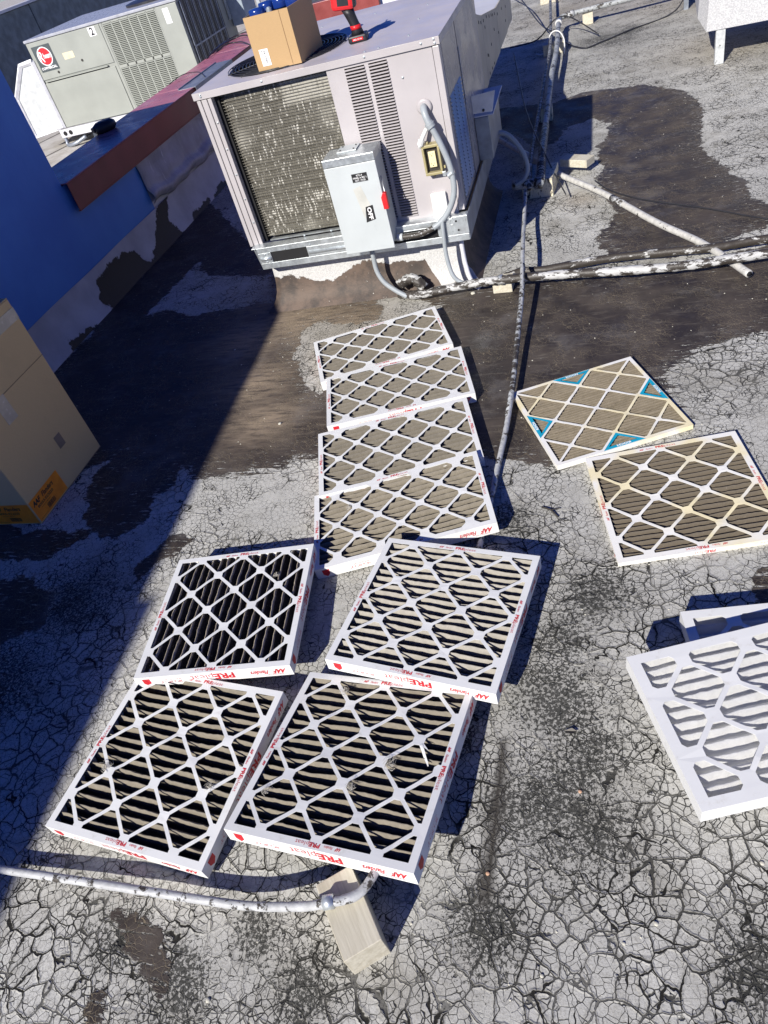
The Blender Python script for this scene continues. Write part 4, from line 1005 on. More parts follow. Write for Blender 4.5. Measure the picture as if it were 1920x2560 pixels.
mb = MB(); loft(mb, [(-.001, .019, .050, .0255, .0265), (-.003, .019, .066, .0245, .0255)]); mb.obj('red_grip_band', M['red_plastic'], DR, smooth=True)
T = Matrix.Translation((-.034, .004, .163)) @ Matrix.Rotation(.12, 4, 'Y')
MB().box((-.050, -.030, -.030), (.052, .030, .034), T=T).obj('motor_housing', M['red_plastic'], DR, bevel=.014)
MB().box((-.020, -.0315, -.012), (.030, -.0303, .016), T=T).obj('housing_badge', M['black_plastic'], DR)
MB().box((.040, -.026, -.024), (.060, .026, .028), T=T).obj('rear_cap', M['black_plastic'], DR, bevel=.008)
mb = MB(); T = Matrix.Translation((-.02, .045, .168)) @ Matrix.Rotation(-PI / 2, 4, 'X'); mb.lathe([(.024, 0), (.024, .025), (.014, .045), (.010, .05)], seg=16, T=T); mb.obj('chuck', M['black_plastic'], DR, smooth=True)
mb = MB(); mb.tube([(-.02, .09, .168), (-.02, .155, .168)], .003, 6); mb.obj('driver_bit', M['galv'], DR)
MB().box((-.020, .022, .108), (-.004, .036, .128)).obj('trigger', M['red_plastic'], DR, bevel=.003)

# ------------------------------------------------------------------ cardboard box on the roof
BX = empty('cardboard_box', 'tall closed tan cardboard box with orange labels standing at the left edge', 'box', (-2.318, 1.771, 0), rot=(0, 0, .0))
bw, bd, bh = .62, .52, .765
MB().box((-bw, 0, .001), (0, bd, bh)).obj('box_body', M['kraft2'], BX, bevel=.003)
MB().box((.0005, .0, bh * .66), (.0012, bd, bh * .663)).obj('fold_crease', simple('crease_shadow', (.20, .13, .07), .7), BX)
mb = MB(); mb.box((.0006, 0.02, bh - .085), (.0016, bd - .0, bh - .035)).box((.0006, .16, .40), (.0014, .225, .51)); mb.obj('packing_tape', M['tape'], BX)
MB().box((-bw, .0, bh + .001), (0, bd * .5 - .003, bh + .005)).obj('top_flap', M['kraft2'], BX, bevel=.001)
MB().box((-bw, bd * .5 + .003, bh + .001), (0, bd, bh + .005)).obj('top_flap', M['kraft2'], BX, bevel=.001)
def boxlabel(T):
    mb = MB(); mb.add([T @ Vector(v) for v in ((0, 0, 0), (.215, 0, 0), (.215, .105, 0), (0, .105, 0))], [(0, 1, 2, 3)]); flat('orange_label', mb, M['orange_ink'], BX)
    mb = MB(); U2 = T @ Matrix.Translation((0, 0, .0006))
    text_into(mb, 'AAF', .030, .010, .071, .05, .35, T=U2, width=.058); text_into(mb, 'Flanders', .030, .080, .073, .02, .35, T=U2, width=.085)
    text_into(mb, '80055.022020', .017, .030, .052, .015, 0, T=U2, width=.115); text_into(mb, '20 X 20 X 2 PREPLEAT', .007, .045, .041, 0, 0, T=U2)
    x = .075
    for k in range(14):
        wd = random.choice((.0012, .002, .003)); mb.add([U2 @ Vector(v) for v in ((x, .012, 0), (x + wd, .012, 0), (x + wd, .034, 0), (x, .034, 0))], [(0, 1, 2, 3)]); x += wd + .0018
    mb.add([U2 @ Vector(v) for v in ((.008, .008, 0), (.06, .008, 0), (.06, .009, 0), (.008, .009, 0))], [(0, 1, 2, 3)])
    flat('label_lettering', mb, M['black_ink'], BX)
MB().box((.0006, .0, .0), (.0010, bd, .004)).obj('bottom_edge_strip', simple('dark_edge_kraft', (.30, .20, .12), .8), BX)  # darker brown strip along the bottom edge
boxlabel(Matrix.Translation((.0014, .004, .008)) @ Matrix.Rotation(PI / 2, 4, 'Z') @ Matrix.Rotation(PI / 2, 4, 'X'))
boxlabel(Matrix.Translation((-.219, -.0014, .008)) @ Matrix.Rotation(PI / 2, 4, 'X'))
MB().box((.0006, .31, .155), (.0010, .355, .215)).obj('grey_smudge', simple('grey_scuff', (.24, .17, .12), .7), BX)

# ------------------------------------------------------------------ pipes, conduits, blocks, cables
def pipe(name, label, cat, pts, r, mat, rn=.03, seg=12, n=10, extra=None, group=None):
    o0 = pts[0]; t = empty(name, label, cat, o0, group)
    mb = MB(); mb.tube(rel(smooth_path(pts, n), o0), r, seg, True, rn); mb.obj('pipe_run' if r > .012 else 'tube_run', mat, t, smooth=True)
    for q in (extra or []):
        nm, p2, r2, m2 = q; mb = MB(); mb.tube(rel(p2, o0), r2, seg, True, 0); mb.obj(nm, m2, t, smooth=True)
    return t
c1 = pipe('roof_conduit', 'long thin silver conduit running from the pipe junction under the filters to the wood block', 'conduit',
     [(-.45, 4.30, .12), (-.435, 3.95, .105), (-.41, 3.5, .125), (-.39, 3.12, .095), (-.388, 2.75, .06), (-.385, 2.45, .045), (-.39, 2.2, .032), (-.405, 1.98, .018), (-.42, 1.7, .014), (-.46, 1.2, .014), (-.495, .85, .02), (-.51, .65, .07), (-.525, .54, .100), (-.555, .482, .104), (-.62, .456, .104), (-.70, .448, .075), (-.85, .442, .045), (-1.1, .44, .045), (-1.3, .44, .042), (-1.55, .44, .035), (-2.2, .44, .03), (-3.0, .44, .03)],
     .0105, M['pipe_silver'], .05, extra=[('coupling', [(-.627, .4555, .104), (-.604, .462, .104)], .0155, M['galv']), ('black_tape_wrap', [(-.400, 3.36, .117), (-.392, 3.2, .101), (-.39, 3.0, .083), (-.388, 2.75, .06), (-.385, 2.45, .045), (-.39, 2.25, .034)], .0115, M['pipe_blacktape'])])
b = empty('wood_block', 'short cream painted wood block under the conduit at the near filter corner', 'wood block', (-.572, .447, 0), rot=(0, 0, .64))
mb = MB(); mb.box((-.044, -.081, .0), (.044, .090, .089)); 
mb.obj('block_body', M['wood'], b, bevel=.0015)
def block(x, y, z1, lx, ly, rot, label, mat='wood', z0=0):
    t = tag(MB().box((-lx / 2, -ly / 2, 0), (lx / 2, ly / 2, z1 - z0)).obj('wood_block', M[mat], bevel=.003), label, 'wood block', 'cream wood blocks under the pipes')
    t.location = (x, y, z0); t.rotation_euler = (0, 0, rot); return t
block(-.505, 3.37, .060, .095, .085, -.05, 'stubby cream block with tarred top under the twin pipes below the unit')
block(-.385, 4.60, .105, .18, .26, -.1, 'tar-spattered cream block where the conduits meet beside the unit', 'woodtar')
block(-.175, 4.80, .085, .19, .09, -.55, 'clean cream capped block over the drain pipe', z0=.04)
block(-.42, 5.95, .09, .10, .10, 0, 'cream block in the unit shadow under the two risers', 'woodtar')
block(-.435, 7.88, .09, .20, .09, .1, 'cream block bound with white cord under the two risers')
block(-.14, 8.80, .11, .10, .12, 0, 'cream block under the silver elbow pipe')
block(-.58, 10.33, .09, .22, .09, .1, 'furthest cream block at the top of the picture')
pipe('drain_pipe', 'white plastic drain pipe crossing the roof diagonally, open at its near end', 'pipe', [(-.80, 5.68, .05), (-.48, 5.05, .05), (-.27, 4.66, .045), (-.03, 4.28, .045), (.23, 3.80, .04), (.42, 3.50, .035), (.57, 3.17, .03)], .0165, m_pipe('white_drain_plastic', .61, (.60, .59, .56)), .01,
     extra=[('coupling', [(-.53, 5.15, .05), (-.47, 5.03, .05)], .024, M['white_pvc']), ('black_band', [(.02, 4.19, .044), (.08, 4.08, .043)], .0180, m_pipe('black_striped_band', .48, sc=60)), ('open_end', [(.569, 3.172, .030), (.5705, 3.1685, .030)], .0115, M['dark_hole'])])
pipe('tarred_pipe', 'thick silver and black tarred pipe, the nearer of the pair below the unit', 'pipe', [(-1.05, 3.40, .025), (-.92, 3.345, .04), (-.70, 3.34, .06), (-.54, 3.31, .08), (-.39, 3.30, .08), (-.19, 3.29, .075), (.09, 3.26, .07), (.35, 3.24, .07), (.65, 3.26, .07), (1.6, 3.30, .07)], .021, M['pipe_mixed'], .10, extra=[('strap_clamp', [(-.517, 3.312, .080), (-.497, 3.309, .080)], .0245, M['galv'])])
pipe('tarred_pipe', 'mostly black tarred pipe behind the silver one', 'pipe', [(-.52, 3.41, .035), (-.42, 3.45, .04), (-.30, 3.44, .04), (.0, 3.47, .04), (.28, 3.455, .04), (.46, 3.44, .04), (.69, 3.46, .04), (1.6, 3.5, .04)], .020, M['pipe_black'], .10)
pipe('riser_conduit', 'thicker silver riser pipe ending in an elbow beyond the unit', 'conduit', [(-.37, 4.35, .125), (-.385, 4.9, .12), (-.39, 5.49, .12), (-.40, 6.58, .12), (-.39, 7.41, .12), (-.405, 8.2, .12), (-.41, 8.60, .12), (-.36, 8.70, .125), (-.14, 8.73, .13), (.27, 8.76, .13), (1.5, 8.9, .13)], .022, m_pipe('grey_silver_riser', .54, (.40, .42, .43)), .02,
     extra=[('coupling', [(-.41, 8.45, .12), (-.41, 8.53, .12)], .031, M['white_pvc']), ('elbow_collar', [(-.33, 8.70, .126), (-.27, 8.715, .127)], .032, M['pipe_silver']), ('black_wrap', [(-.37, 4.36, .125), (-.385, 4.9, .12), (-.388, 5.4, .12)], .0255, M['pipe_blacktape'])])
pipe('riser_conduit', 'thinner riser conduit beside the silver one, running to the top of the picture', 'conduit', [(-.43, 4.32, .12), (-.45, 4.83, .12), (-.45, 5.90, .12), (-.45, 6.73, .12), (-.455, 7.77, .12), (-.54, 9.72, .12), (-.6, 11.5, .12)], .014, M['pipe_blacktape'], .02)
pipe('junction_fitting', 'short silver coupling where the unit whip meets the risers', 'pipe fitting', [(-.53, 4.41, .12), (-.37, 4.38, .12)], .027, M['pipe_silver'], .02, n=4, extra=[('nut', [(-.40, 4.385, .12), (-.36, 4.378, .12)], .033, M['pipe_blacktape'])])
pipe('flexible_whip', 'grey flexible whip curving from the side of the unit to the silver coupling', 'conduit', [(-.66, 4.46, .40), (-.60, 4.45, .41), (-.53, 4.44, .39), (-.46, 4.42, .30), (-.435, 4.40, .21), (-.46, 4.38, .155), (-.51, 4.375, .13)], .013, M['grey_pvc'], .0)
pipe('drop_conduit', 'short grey conduit dropping from the switch box to the tar', 'conduit', [(-1.139, 3.40, .33), (-1.139, 3.40, .25), (-1.139, 3.40, .17), (-1.11, 3.385, .11), (-1.05, 3.37, .06), (-1.0, 3.36, .03)], .0125, M['grey_pvc'], 0)
pipe('drop_conduit', 'thin grey conduit dropping from the corner bracket beside the curb', 'conduit', [(-.755, 3.385, .38), (-.76, 3.38, .30), (-.764, 3.38, .20), (-.745, 3.36, .11), (-.70, 3.35, .07), (-.63, 3.34, .065)], .0105, M['grey_pvc'], 0)
pipe('foil_tar_wrap', 'crumpled grey wrap of foil on the pipe at the foot of the curb', 'pipe fitting', [(-1.04, 3.42, .07), (-.99, 3.41, .10), (-.94, 3.40, .085), (-.91, 3.39, .05)], .026, M['pipe_mixed'], .28, n=6)
def wire(label, pts, r=.0035, mat='black_wire', name='cable', group='loose cables on the roof'):
    o = MB(); o0 = pts[0]; o.tube(rel(smooth_path(pts, 10), o0), r, 6)
    tag(o.obj(name, M[mat], smooth=True, loc=o0), label, 'cable', group)
wire('black cable sagging from the duct to the risers', [(-1.2, 10.6, .3), (-.89, 9.69, .25), (-.60, 8.59, .14), (-.46, 8.09, .14)], .006)
wire('black cable crossing the unit shadow to the drain pipe', [(-.64, 6.3, .40), (-.50, 5.35, .24), (-.34, 4.72, .12), (-.23, 4.33, .05)], .004)
wire('thin cable alongside the drain pipe toward the right edge', [(-.07, 4.52, .03), (.01, 4.39, .012), (.17, 4.20, .010), (.42, 4.00, .010), (.55, 3.89, .010), (.73, 3.73, .010), (1.2, 3.4, .01)], .004)
wire('looping cable arching over the risers', [(-.88, 8.35, .03), (-.61, 8.28, .06), (-.44, 8.45, .16), (-.29, 8.38, .16), (-.04, 8.1, .03)], .006)
wire('cable running from the risers toward the duct at top right', [(-.44, 8.1, .15), (-.34, 8.07, .03), (-.17, 7.79, .012), (-.01, 7.87, .012), (.23, 8.08, .012), (.65, 8.37, .03), (.8, 8.5, .3)], .006)
wire('white cord tied around the risers over the bound block', [(-.60, 7.9, .02), (-.52, 7.85, .03), (-.46, 7.95, .145), (-.39, 7.95, .155), (-.34, 7.85, .10), (-.34, 7.7, .02)], .006, 'white_pvc', 'white_cable_tie')
# cables over the parapet
for i, (lab, pts) in enumerate((('uppermost black cable draped over the red coping', [(-3.55, 6.9, .60), (-3.45, 7.15, .742), (-3.50, 7.83, .745), (-3.28, 7.9, .745), (-2.9, 7.8, .60)]),
      ('middle black cable draped over the red coping', [(-3.6, 7.0, .60), (-3.47, 7.33, .742), (-3.44, 7.75, .745), (-3.24, 7.70, .745), (-2.9, 7.5, .60)]),
      ('lowest black cable draped over the red coping', [(-3.6, 7.1, .60), (-3.44, 7.40, .742), (-3.30, 7.50, .745), (-3.06, 7.20, .745), (-2.8, 7.0, .60)]),
      ('single thin cable across the sunny coping near the unit', [(-3.6, 5.6, .60), (-3.46, 6.35, .740), (-3.30, 6.5, .740), (-3.09, 6.2, .740)]))):
    wire(lab, pts, .006 if i < 3 else .003)
t = empty('black_pouch', 'small rounded black object lying on the shaded blue-lit coping', 'pouch', (-3.44, 5.10, .731))
mb = MB(); loft(mb, [(0, 0, 0, .055, .075), (0, 0, .02, .072, .095), (.004, 0, .05, .066, .088), (.006, 0, .066, .042, .06)]); o = mb.obj('pouch_body', M['black_plastic'], t, smooth=True); o.rotation_euler = (0, 0, -.5)
mb = MB(); mb.box((-.02, -.10, .02), (.02, -.08, .05)); o = mb.obj('clip', M['black_plastic'], t, bevel=.004); o.rotation_euler = (0, 0, -.5)

# ------------------------------------------------------------------ duct behind the unit
DU = empty('insulated_duct', 'cream panelled duct with dark rivets attached behind the lilac unit', 'duct', (-1.70, 4.68, 0))
dx = .95
prof = [(0, .42), (2.77, .40), (2.87, .66), (2.0, .68), (1.55, .70), (.72, .83), (.0, 1.0)]
cuts = [0, .9, 1.75, 2.4, 2.87]
def top_at(y):
    P_ = [(0., 1.0), (.72, .83), (1.55, .70), (2.0, .68), (2.87, .66)]
    for (a, b), (c, e) in zip(P_, P_[1:]):
        if a <= y <= c: return b + (e - b) * (y - a) / (c - a)
for a_, b_ in zip(cuts, cuts[1:]):
    mb = MB(); mb.add([(dx, a_ + .002, .415), (dx, b_ - .002, .405), (dx, b_ - .002, top_at(b_) - .002), (dx, a_ + .002, top_at(a_) - .002), (dx - .006, a_ + .002, .415), (dx - .006, b_ - .002, .405), (dx - .006, b_ - .002, top_at(b_) - .002), (dx - .006, a_ + .002, top_at(a_) - .002)], [(0, 1, 2, 3), (7, 6, 5, 4), (0, 4, 5, 1), (3, 2, 6, 7), (0, 3, 7, 4), (1, 5, 6, 2)]); mb.obj('cream_panel', M['cream_duct'], DU)
mb = MB(); n = len(prof); mb.add([(dx - .008, y, z) for y, z in prof] + [(0, y, z) for y, z in prof], [tuple(range(n)), tuple(range(n, 2 * n))[::-1]] + [(i, (i + 1) % n, n + (i + 1) % n, n + i) for i in range(n)]); mb.obj('duct_body', M['lav_sheet'], DU)
rm = None
for y, z in [(.75, .79), (.85, .77), (.98, .755), (1.02, .71), (1.15, .745), (1.3, .72), (1.42, .705), (1.5, .69), (1.62, .675), (1.0, .55), (1.04, .54), (1.25, .56), (1.5, .60), (1.75, .53), (1.8, .64), (2.1, .62), (1.0, .44), (1.15, .435), (1.3, .43), (2.3, .5), (2.4, .58)]:
    if rm is None:
        o = MB().lathe([(.010, 0), (.010, .002)], seg=8, T=Matrix.Rotation(PI / 2, 4, 'Y')).obj('rivet', M['coil_dark'], DU, loc=(dx + .0005, y, z)); rm = o.data
    else: link('rivet', rm, DU, loc=(dx + .0005, y, z))
MB().box((.2, 2.0, 0), (.3, 2.1, .40)).obj('support_leg', M['galv_dull'], DU)
MB().box((.6, 2.55, 0), (.7, 2.6, .40)).obj('support_leg', M['galv_dull'], DU)
MB().box((.55, .9, 0), (.65, 1.0, .40)).obj('support_leg', M['galv_dull'], DU)
# top right duct
DT = empty('coated_duct', 'speckled silver coated duct on a post at the top right', 'duct', (.71, 6.47, 0))
mb = MB(); mb.add([(0, 0, .228), (1.6, -.05, .21), (1.6, -.05, 1.0), (0.03, 0, 1.0), (-.05, .12, .30), (-.02, .12, 1.0), (1.6, .9, .21), (1.6, .9, 1.0), (0, .9, .28), (0, .9, 1.0)], [(0, 1, 2, 3), (0, 3, 5, 4), (4, 5, 9, 8), (1, 6, 7, 2), (3, 2, 7, 9, 5), (0, 4, 8, 6, 1), (8, 9, 7, 6)]); mb.obj('duct_body', M['duct'], DT)
MB().box((.068, .005, 0), (.130, .065, .222)).obj('support_post', m_pipe('half_painted_post', .62, (.58, .60, .60)), DT, bevel=.003)
MB().box((1.2, .6, 0), (1.26, .66, .222)).obj('support_post', M['galv'], DT)
t = empty('sheet_metal_hood', 'grey pointed sheet metal hood at the top edge beside the coated duct', 'vent hood', (.74, 8.45, 0))
mb = MB(); mb.lathe([(.02, .10), (.16, .34), (.20, .6), (.20, 1.2)], seg=4); mb.obj('hood_cone', M['galv'], t)
MB().box((-.02, -.02, 0), (.02, .02, .12)).obj('stem', M['galv_dull'], t)
t = empty('vent_stub', 'pale square vent stub beside the pointed hood', 'vent', (.93, 8.45, 0))
MB().box((-.07, -.07, .10), (.07, .07, .8)).obj('stub_body', M['lav_sheet'], t, bevel=.004)
MB().box((-.05, -.05, 0), (.05, .05, .099)).obj('stub_base', M['dark_hole'], t)

# ------------------------------------------------------------------ green-grey unit over the parapet
RH = empty('grey_green_rooftop_unit', 'grey-green commercial rooftop unit with red round logo beyond the red coping', 'air conditioner', (-6.25, 8.5, 0))
rw, rd = 1.98, 1.35
MB().box((0, .01, .21), (rw, rd, 1.10)).obj('cabinet', M['green_grey'], RH)
MB().box((-.01, -.004, 1.102), (rw + .01, rd + .01, 1.13)).obj('top_lid', simple('pale_lid_steel', (.36, .37, .41), .3), RH, bevel=.006)
mb = MB(); mb.lathe([(.36, 0), (.36, .02), (.30, .03), (.05, .05)], c=(1.45, .65, 1.131), seg=36); mb.obj('fan_guard', M['black_wire'], RH)
MB().box((.015, 0, .725), (1.0, .008, 1.095)).obj('upper_panel', M['green_grey'], RH, bevel=.003)
MB().box((.015, 0, .215), (.99, .008, .69)).obj('lower_panel', M['green_grey'], RH, bevel=.003)
MB().box((.05, -.020, .703), (.91, .004, .714)).obj('drip_edge', M['green_grey'], RH)
MB().box((.05, -.006, .694), (.90, .004, .702)).obj('drip_shadow_gap', M['dark_hole'], RH)
MB().box((1.724, 0, .215), (rw - .002, .008, 1.095)).obj('corner_panel', M['green_grey'], RH, bevel=.003)
fp = MB(); fp.box((1.005, .002, .215), (1.035, .008, 1.095)); cws = (1.715 - 1.040) / 6
for k in range(7): fp.box((1.040 + k * cws - .008, .002, .215), (1.040 + k * cws + .008, .0075, 1.085))
fp.box((1.048, .002, .655), (1.71, .008, .685)).box((1.048, .002, 1.08), (1.71, .008, 1.095)); fp.obj('louver_frame', M['green_grey'], RH)
MB().box((1.04, .0085, .22), (1.715, .0095, 1.09)).obj('louver_backing', M['dark_hole'], RH)
lm = None
for k in range(6):
    for g, (a_, b_) in enumerate(((.225, .655), (.688, 1.078))):
        for i in range(24):
            z = a_ + (i + .5) * (b_ - a_) / 24
            loc = (1.040 + (k + .5) * cws, 0, z)
            if lm is None:
                s_ = MB(); w2 = cws / 2 - .007; s_.add([(-w2, .008, -.006), (w2, .008, -.006), (w2, -.008, -.004), (-w2, -.008, -.004), (-w2, .008, .006), (w2, .008, .006)], [(0, 1, 2, 3), (3, 2, 5, 4), (0, 3, 4), (1, 5, 2), (0, 4, 5, 1)])
                o = s_.obj('louver', M['green_grey'], RH, loc=loc); lm = o.data
            else: link('louver', lm, RH, loc=loc)
MB().box((-.09, -.03, .115), (1.2, .02, .205)).obj('base_rail', M['lav_sheet'], RH, bevel=.004)
for x in (-.02, .06): MB().lathe([(.026, 0), (.026, .002)], seg=16, T=Matrix.Translation((x, -.031, .16)) @ Matrix.Rotation(PI / 2, 4, 'X')).obj('lifting_hole', M['dark_hole'], RH)
MB().box((.25, .10, 0), (rw, rd - .1, .112)).obj('curb', M['galv_dull'], RH)
mb = MB(); T = Matrix.Rotation(PI / 2, 4, 'X')
mb.add([T @ Vector(v) for v in ((.05, .80, .0012), (.30, .80, .0012), (.30, 1.055, .0012), (.05, 1.055, .0012))], [(0, 1, 2, 3)]); flat('logo_plate', mb, simple('dark_grey_decal', (.07, .085, .09), .5), RH)
mb = MB(); seg = 28; mb.add([T @ Vector((.178 + .095 * math.cos(2 * PI * k / seg), .945 + .095 * math.sin(2 * PI * k / seg), .0018)) for k in range(seg)], [tuple(range(seg))]); flat('logo_ring', mb, M['white_ink'], RH)
mb = MB(); mb.add([T @ Vector((.178 + .084 * math.cos(2 * PI * k / seg), .945 + .084 * math.sin(2 * PI * k / seg), .0024)) for k in range(seg)], [tuple(range(seg))]); flat('logo_disc', mb, M['red_ink'], RH)
mb = MB(); text_into(mb, 'R', .15, .098, .895, .02, .1, T=T, z=.0032, width=.06); text_into(mb, 'heem', .075, .160, .925, .025, .1, T=T, z=.0032, width=.10); text_into(mb, 'COMMERCIAL', .035, .065, .822, .03, 0, T=T, z=.0032, width=.215); flat('logo_lettering', mb, M['white_ink'], RH)
mb = MB(); mb.add([T @ Vector(v) for v in ((.845, 1.005, .0012), (.935, 1.005, .0012), (.935, 1.10 - .01, .0012), (.845, 1.09, .0012))], [(0, 1, 2, 3)]); flat('number_sticker', mb, M['white_ink'], RH)
mb = MB(); text_into(mb, '2', .10, .89, 1.015, .03, 0, T=T, z=.002, align='c', width=.045); flat('number_digit', mb, M['black_ink'], RH)
mb = MB(); mb.add([T @ Vector(v) for v in ((.41, .865, .0012), (.55, .865, .0012), (.55, .93, .0012), (.41, .93, .0012))], [(0, 1, 2, 3)]); flat('pale_label', mb, simple('cream_label', (.7, .62, .42), .5), RH)
mb = MB(); mb.add([T @ Vector(v) for v in ((1.80, .93, .0012), (1.87, .93, .0012), (1.87, 1.07, .0012), (1.80, 1.07, .0012))], [(0, 1, 2, 3)]); flat('small_sticker', mb, M['white_ink'], RH)
for x, z in ((.62, .82), (.26, .77)): MB().lathe([(.014, 0), (.012, .006)], seg=10, T=Matrix.Translation((x, -.001, z)) @ Matrix.Rotation(PI / 2, 4, 'X')).obj('latch', M['coil_dark'], RH)
# coil side
MB().box((rw + .002, .06, .25), (rw + .010, 1.02, 1.09)).obj('side_coil', M['coil_dark'], RH)
mb = MB()
for k in range(7): mb.box((rw + .011, .06 + k * .15, .25), (rw + .020, .075 + k * .15, 1.09))
mb.box((rw + .011, .06, .66), (rw + .019, 1.0, .675)); mb.obj('coil_guard', M['galv_dull'], RH)
mb = MB()
for k in range(12): mb.box((rw + .011, .11 + k * .075, .25), (rw + .013, .114 + k * .075, 1.09))
tag(mb.obj('guard_wires', M['galv'], RH), kind='stuff')
# hood on its left
HD = MB(); hp = [(-.012, .93), (-.19, .92), (-.46, .62), (-.46, .18), (-.012, .23)]
n = 5; HD.add([(x, .0, z) for x, z in hp] + [(x, 1.1, z) for x, z in hp], [tuple(range(n)), tuple(range(n, 2 * n))[::-1]] + [(i, n + i, n + (i + 1) % n, (i + 1) % n) for i in range(n)])
HD.obj('intake_hood', simple('silver_grey_hood', (.60, .62, .62), .35, .2), RH)
mb = MB(); wv = []
for (x, z) in hp + [hp[0]]: wv.append((x, -.008, z))
mb.tube(wv, .028, 4); mb.obj('white_hood_seam', simple('white_sealant', (.80, .80, .82), .5), RH)
t = empty('switch_enclosure', 'blue-grey electrical enclosure on the shaded side of the grey-green unit', 'switch box', (-4.27, 9.86, 0))
MB().box((.012, -.10, .62), (.20, .30, 1.22)).obj('enclosure', simple('blue_grey_enamel', (.28, .33, .38), .4), t, bevel=.004)  # enclosure in plain blue-grey enamel
MB().box((.012, -.18, .70), (.03, -.14, 1.2)).obj('galvanized_strip', M['galv'], t)
wire('black power cable looping from the enclosure down behind the coping', [(-4.15, 9.9, .62), (-4.12, 9.95, .35), (-3.9, 9.6, .25), (-3.75, 8.9, .45), (-3.6, 8.2, .62)], .018)
wire('thin black cable hanging behind the enclosure', [(-4.06, 10.2, 1.1), (-3.9, 10.3, .9), (-3.95, 10.2, .7)], .012)
t = empty('trap_pipe', 'small drain trap below the corner of the grey-green unit', 'pipe', (-6.33, 8.50, .1))
mb = MB(); mb.tube(smooth_path([(0, 0, .08), (.01, 0, -.02), (.02, -.02, -.07), (.16, -.05, -.06), (.30, .0, -.02)], 5), .022, 8); mb.obj('pipe_run', M['galv_dull'], t, smooth=True)
t = empty('grey_roof_post', 'thin grey post on the neighbouring roof behind the carton', 'post', (-3.80, 9.6, 0))
MB().box((-.02, -.02, 0), (.02, .02, 1.4)).obj('post_body', M['galv'], t)
for i, (x, y) in enumerate(((-4.9, 12.5), (-6.2, 16.5))):
    block(x, y, .12, .25, .2, .4 + i, ['pale block on the sunlit neighbouring roof, nearer one', 'pale block on the sunlit neighbouring roof, farther one'][i])
wire('dark cable lying across the sunlit neighbouring roof', [(-8, 14.0, .02), (-6, 13.4, .02), (-4.8, 12.6, .05), (-3.4, 12.9, .02)], .02)
wire('second cable on the sunlit neighbouring roof, closer to the post', [(-6.5, 12.4, .02), (-5.2, 12.2, .02), (-4.2, 11.2, .05), (-3.3, 11.3, .02)], .015)
# metal wall at far left
t = empty('metal_screen_wall', 'dark blue-grey metal screen wall with seams behind the grey-green unit', 'wall', (-8.5, 9.0, 0))
ys = [-4, .2, 3.06, 4.1, 6.6, 9.0, 12]
for a_, b_ in zip(ys, ys[1:]):
    MB().box((-.10, a_ + .01, 0), (.0 + .03 * (int(a_ * 7) % 2), b_ - .01, 1.32)).obj('wall_panel', M['steel_wall'], t, bevel=.01)
MB().box((-.16, -4, 1.325), (.08, 12, 1.36)).obj('wall_cap', M['lav_sheet'], t)
# red item behind unit top
t = empty('red_metal_panel', 'dark red metal panel seen past the far edge of the lilac unit top', 'panel', (-2.0, 6.6, 0))
MB().box((-.4, 0, .3), (.35, .05, .98)).obj('panel_sheet', M['coping_face'], t, bevel=.003)
MB().box((.38, 0, .3), (.62, .05, .98)).obj('white_panel', M['lav_sheet'], t)

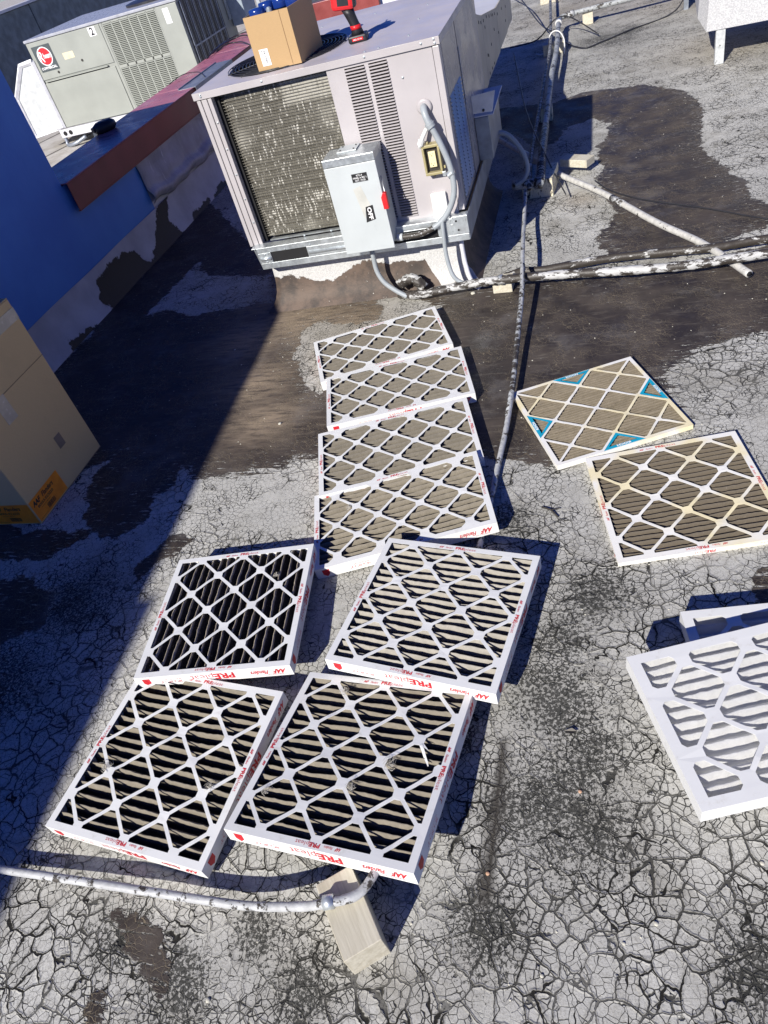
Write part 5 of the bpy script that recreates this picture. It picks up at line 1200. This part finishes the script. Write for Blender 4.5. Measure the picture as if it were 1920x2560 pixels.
# ------------------------------------------------------------------ grit, leaves, debris
G = [((-0.875, 0.26), .008, 'stone', 'white square chip on the cracked roof near the bottom edge'), ((-0.454, 0.47), .005, 'stone', 'pale grit between the wood block and the dark streak'),
 ((0.052, 0.539), .007, 'stone', 'largest pale pebble on the lower right cracks'), ((-0.012, 0.493), .006, 'stone', 'rounded yellowish pebble on the lower right roof'), ((-0.171, 0.412), .006, 'stone', 'yellowish pebble near the bottom right cracks'),
 ((-0.299, 0.594), .007, 'pale_grit', 'orange crumb beside the dark streak'), ((-0.102, 0.804), .007, 'pale_grit', 'orange crumb in the worn black patch'), ((-.29, 1.2), .006, 'pale_grit', 'orange crumb right of the propped filter shadow'),
 ((0.267, 0.683), .007, 'stone', 'pale chip under the corner of the clean filter'), ((-1.405, 2.364), .012, 'stone', 'white chip on the brown tar in front of the oblong filters'), ((-.661, 3.36), .018, 'stone', 'white crumpled scrap below the twin pipes'),
 ((.011, 3.576), .006, 'stone', 'white fleck on the tar beside the black pipe'), ((-1.9, 3.06), .008, 'stone', 'white chip in the wall shadow'), ((-1.80, 2.9), .006, 'stone', 'small white fleck at the shadow edge'), ((-.9, 2.02), .007, 'stone', 'pale chip beside the oblong filters')]
for (p, r, m_, lab) in G:
    bm = bmesh.new(); r *= .65; bmesh.ops.create_icosphere(bm, subdivisions=2, radius=r)
    for v in bm.verts: v.co *= 1 + .25 * mnoise.noise(v.co * 90 + Vector((p[0] * 50, 0, 0))); v.co.z *= .5
    me = bpy.data.meshes.new('pebble'); bm.to_mesh(me); bm.free(); me.materials.append(M[m_])
    tag(link('pebble', me, loc=(p[0], p[1], float(gz(np.array([p[0]]), np.array([p[1]]))[0]) + r * .35)), lab, 'pebble', 'chips and pebbles on the roof')
mb = MB(); mb.add([(0, 0, 0), (.02, .006, .006), (.034, 0, .002), (.018, -.010, .004)], [(0, 1, 2, 3)])
o = mb.obj('dry_leaf', M['coil_dark'], loc=(-.144, .957, .006)); o.modifiers.new('t', 'SOLIDIFY').thickness = .0006
tag(o, 'small dark dry leaf on the mottled roof right of the filters', 'leaf')
mb = MB(); mb.tube([(0, 0, .004), (.03, -.02, .009), (.055, -.05, .004)], .0035, 5).tube([(.03, -.02, .008), (.06, -.01, .006)], .002, 5)
tag(mb.obj('twig', M['coil_dark'], loc=(-.24, 1.78, 0)), 'short black twig on the cracked roof below the blue-marked filter', 'twig')
# scattered grit as one mass
mb = MB(); rr = random.Random(3)
for i in range(900):
    x = rr.uniform(-3, 1.5); y = rr.uniform(0.1, 6.5); s_ = rr.uniform(.0012, .0035)
    z = float(gz(np.array([x]), np.array([y]))[0])
    a = rr.uniform(0, 6); c_, q_ = math.cos(a) * s_, math.sin(a) * s_
    mb.add([(x + c_, y + q_, z), (x - q_, y + c_, z), (x - c_, y - q_, z), (x + q_, y - c_, z), (x, y, z + s_)], [(0, 1, 4), (1, 2, 4), (2, 3, 4), (3, 0, 4)])
tag(mb.obj('roof_grit', M['stone']), 'fine pale grit scattered over the roof coating', 'grit', kind='stuff')
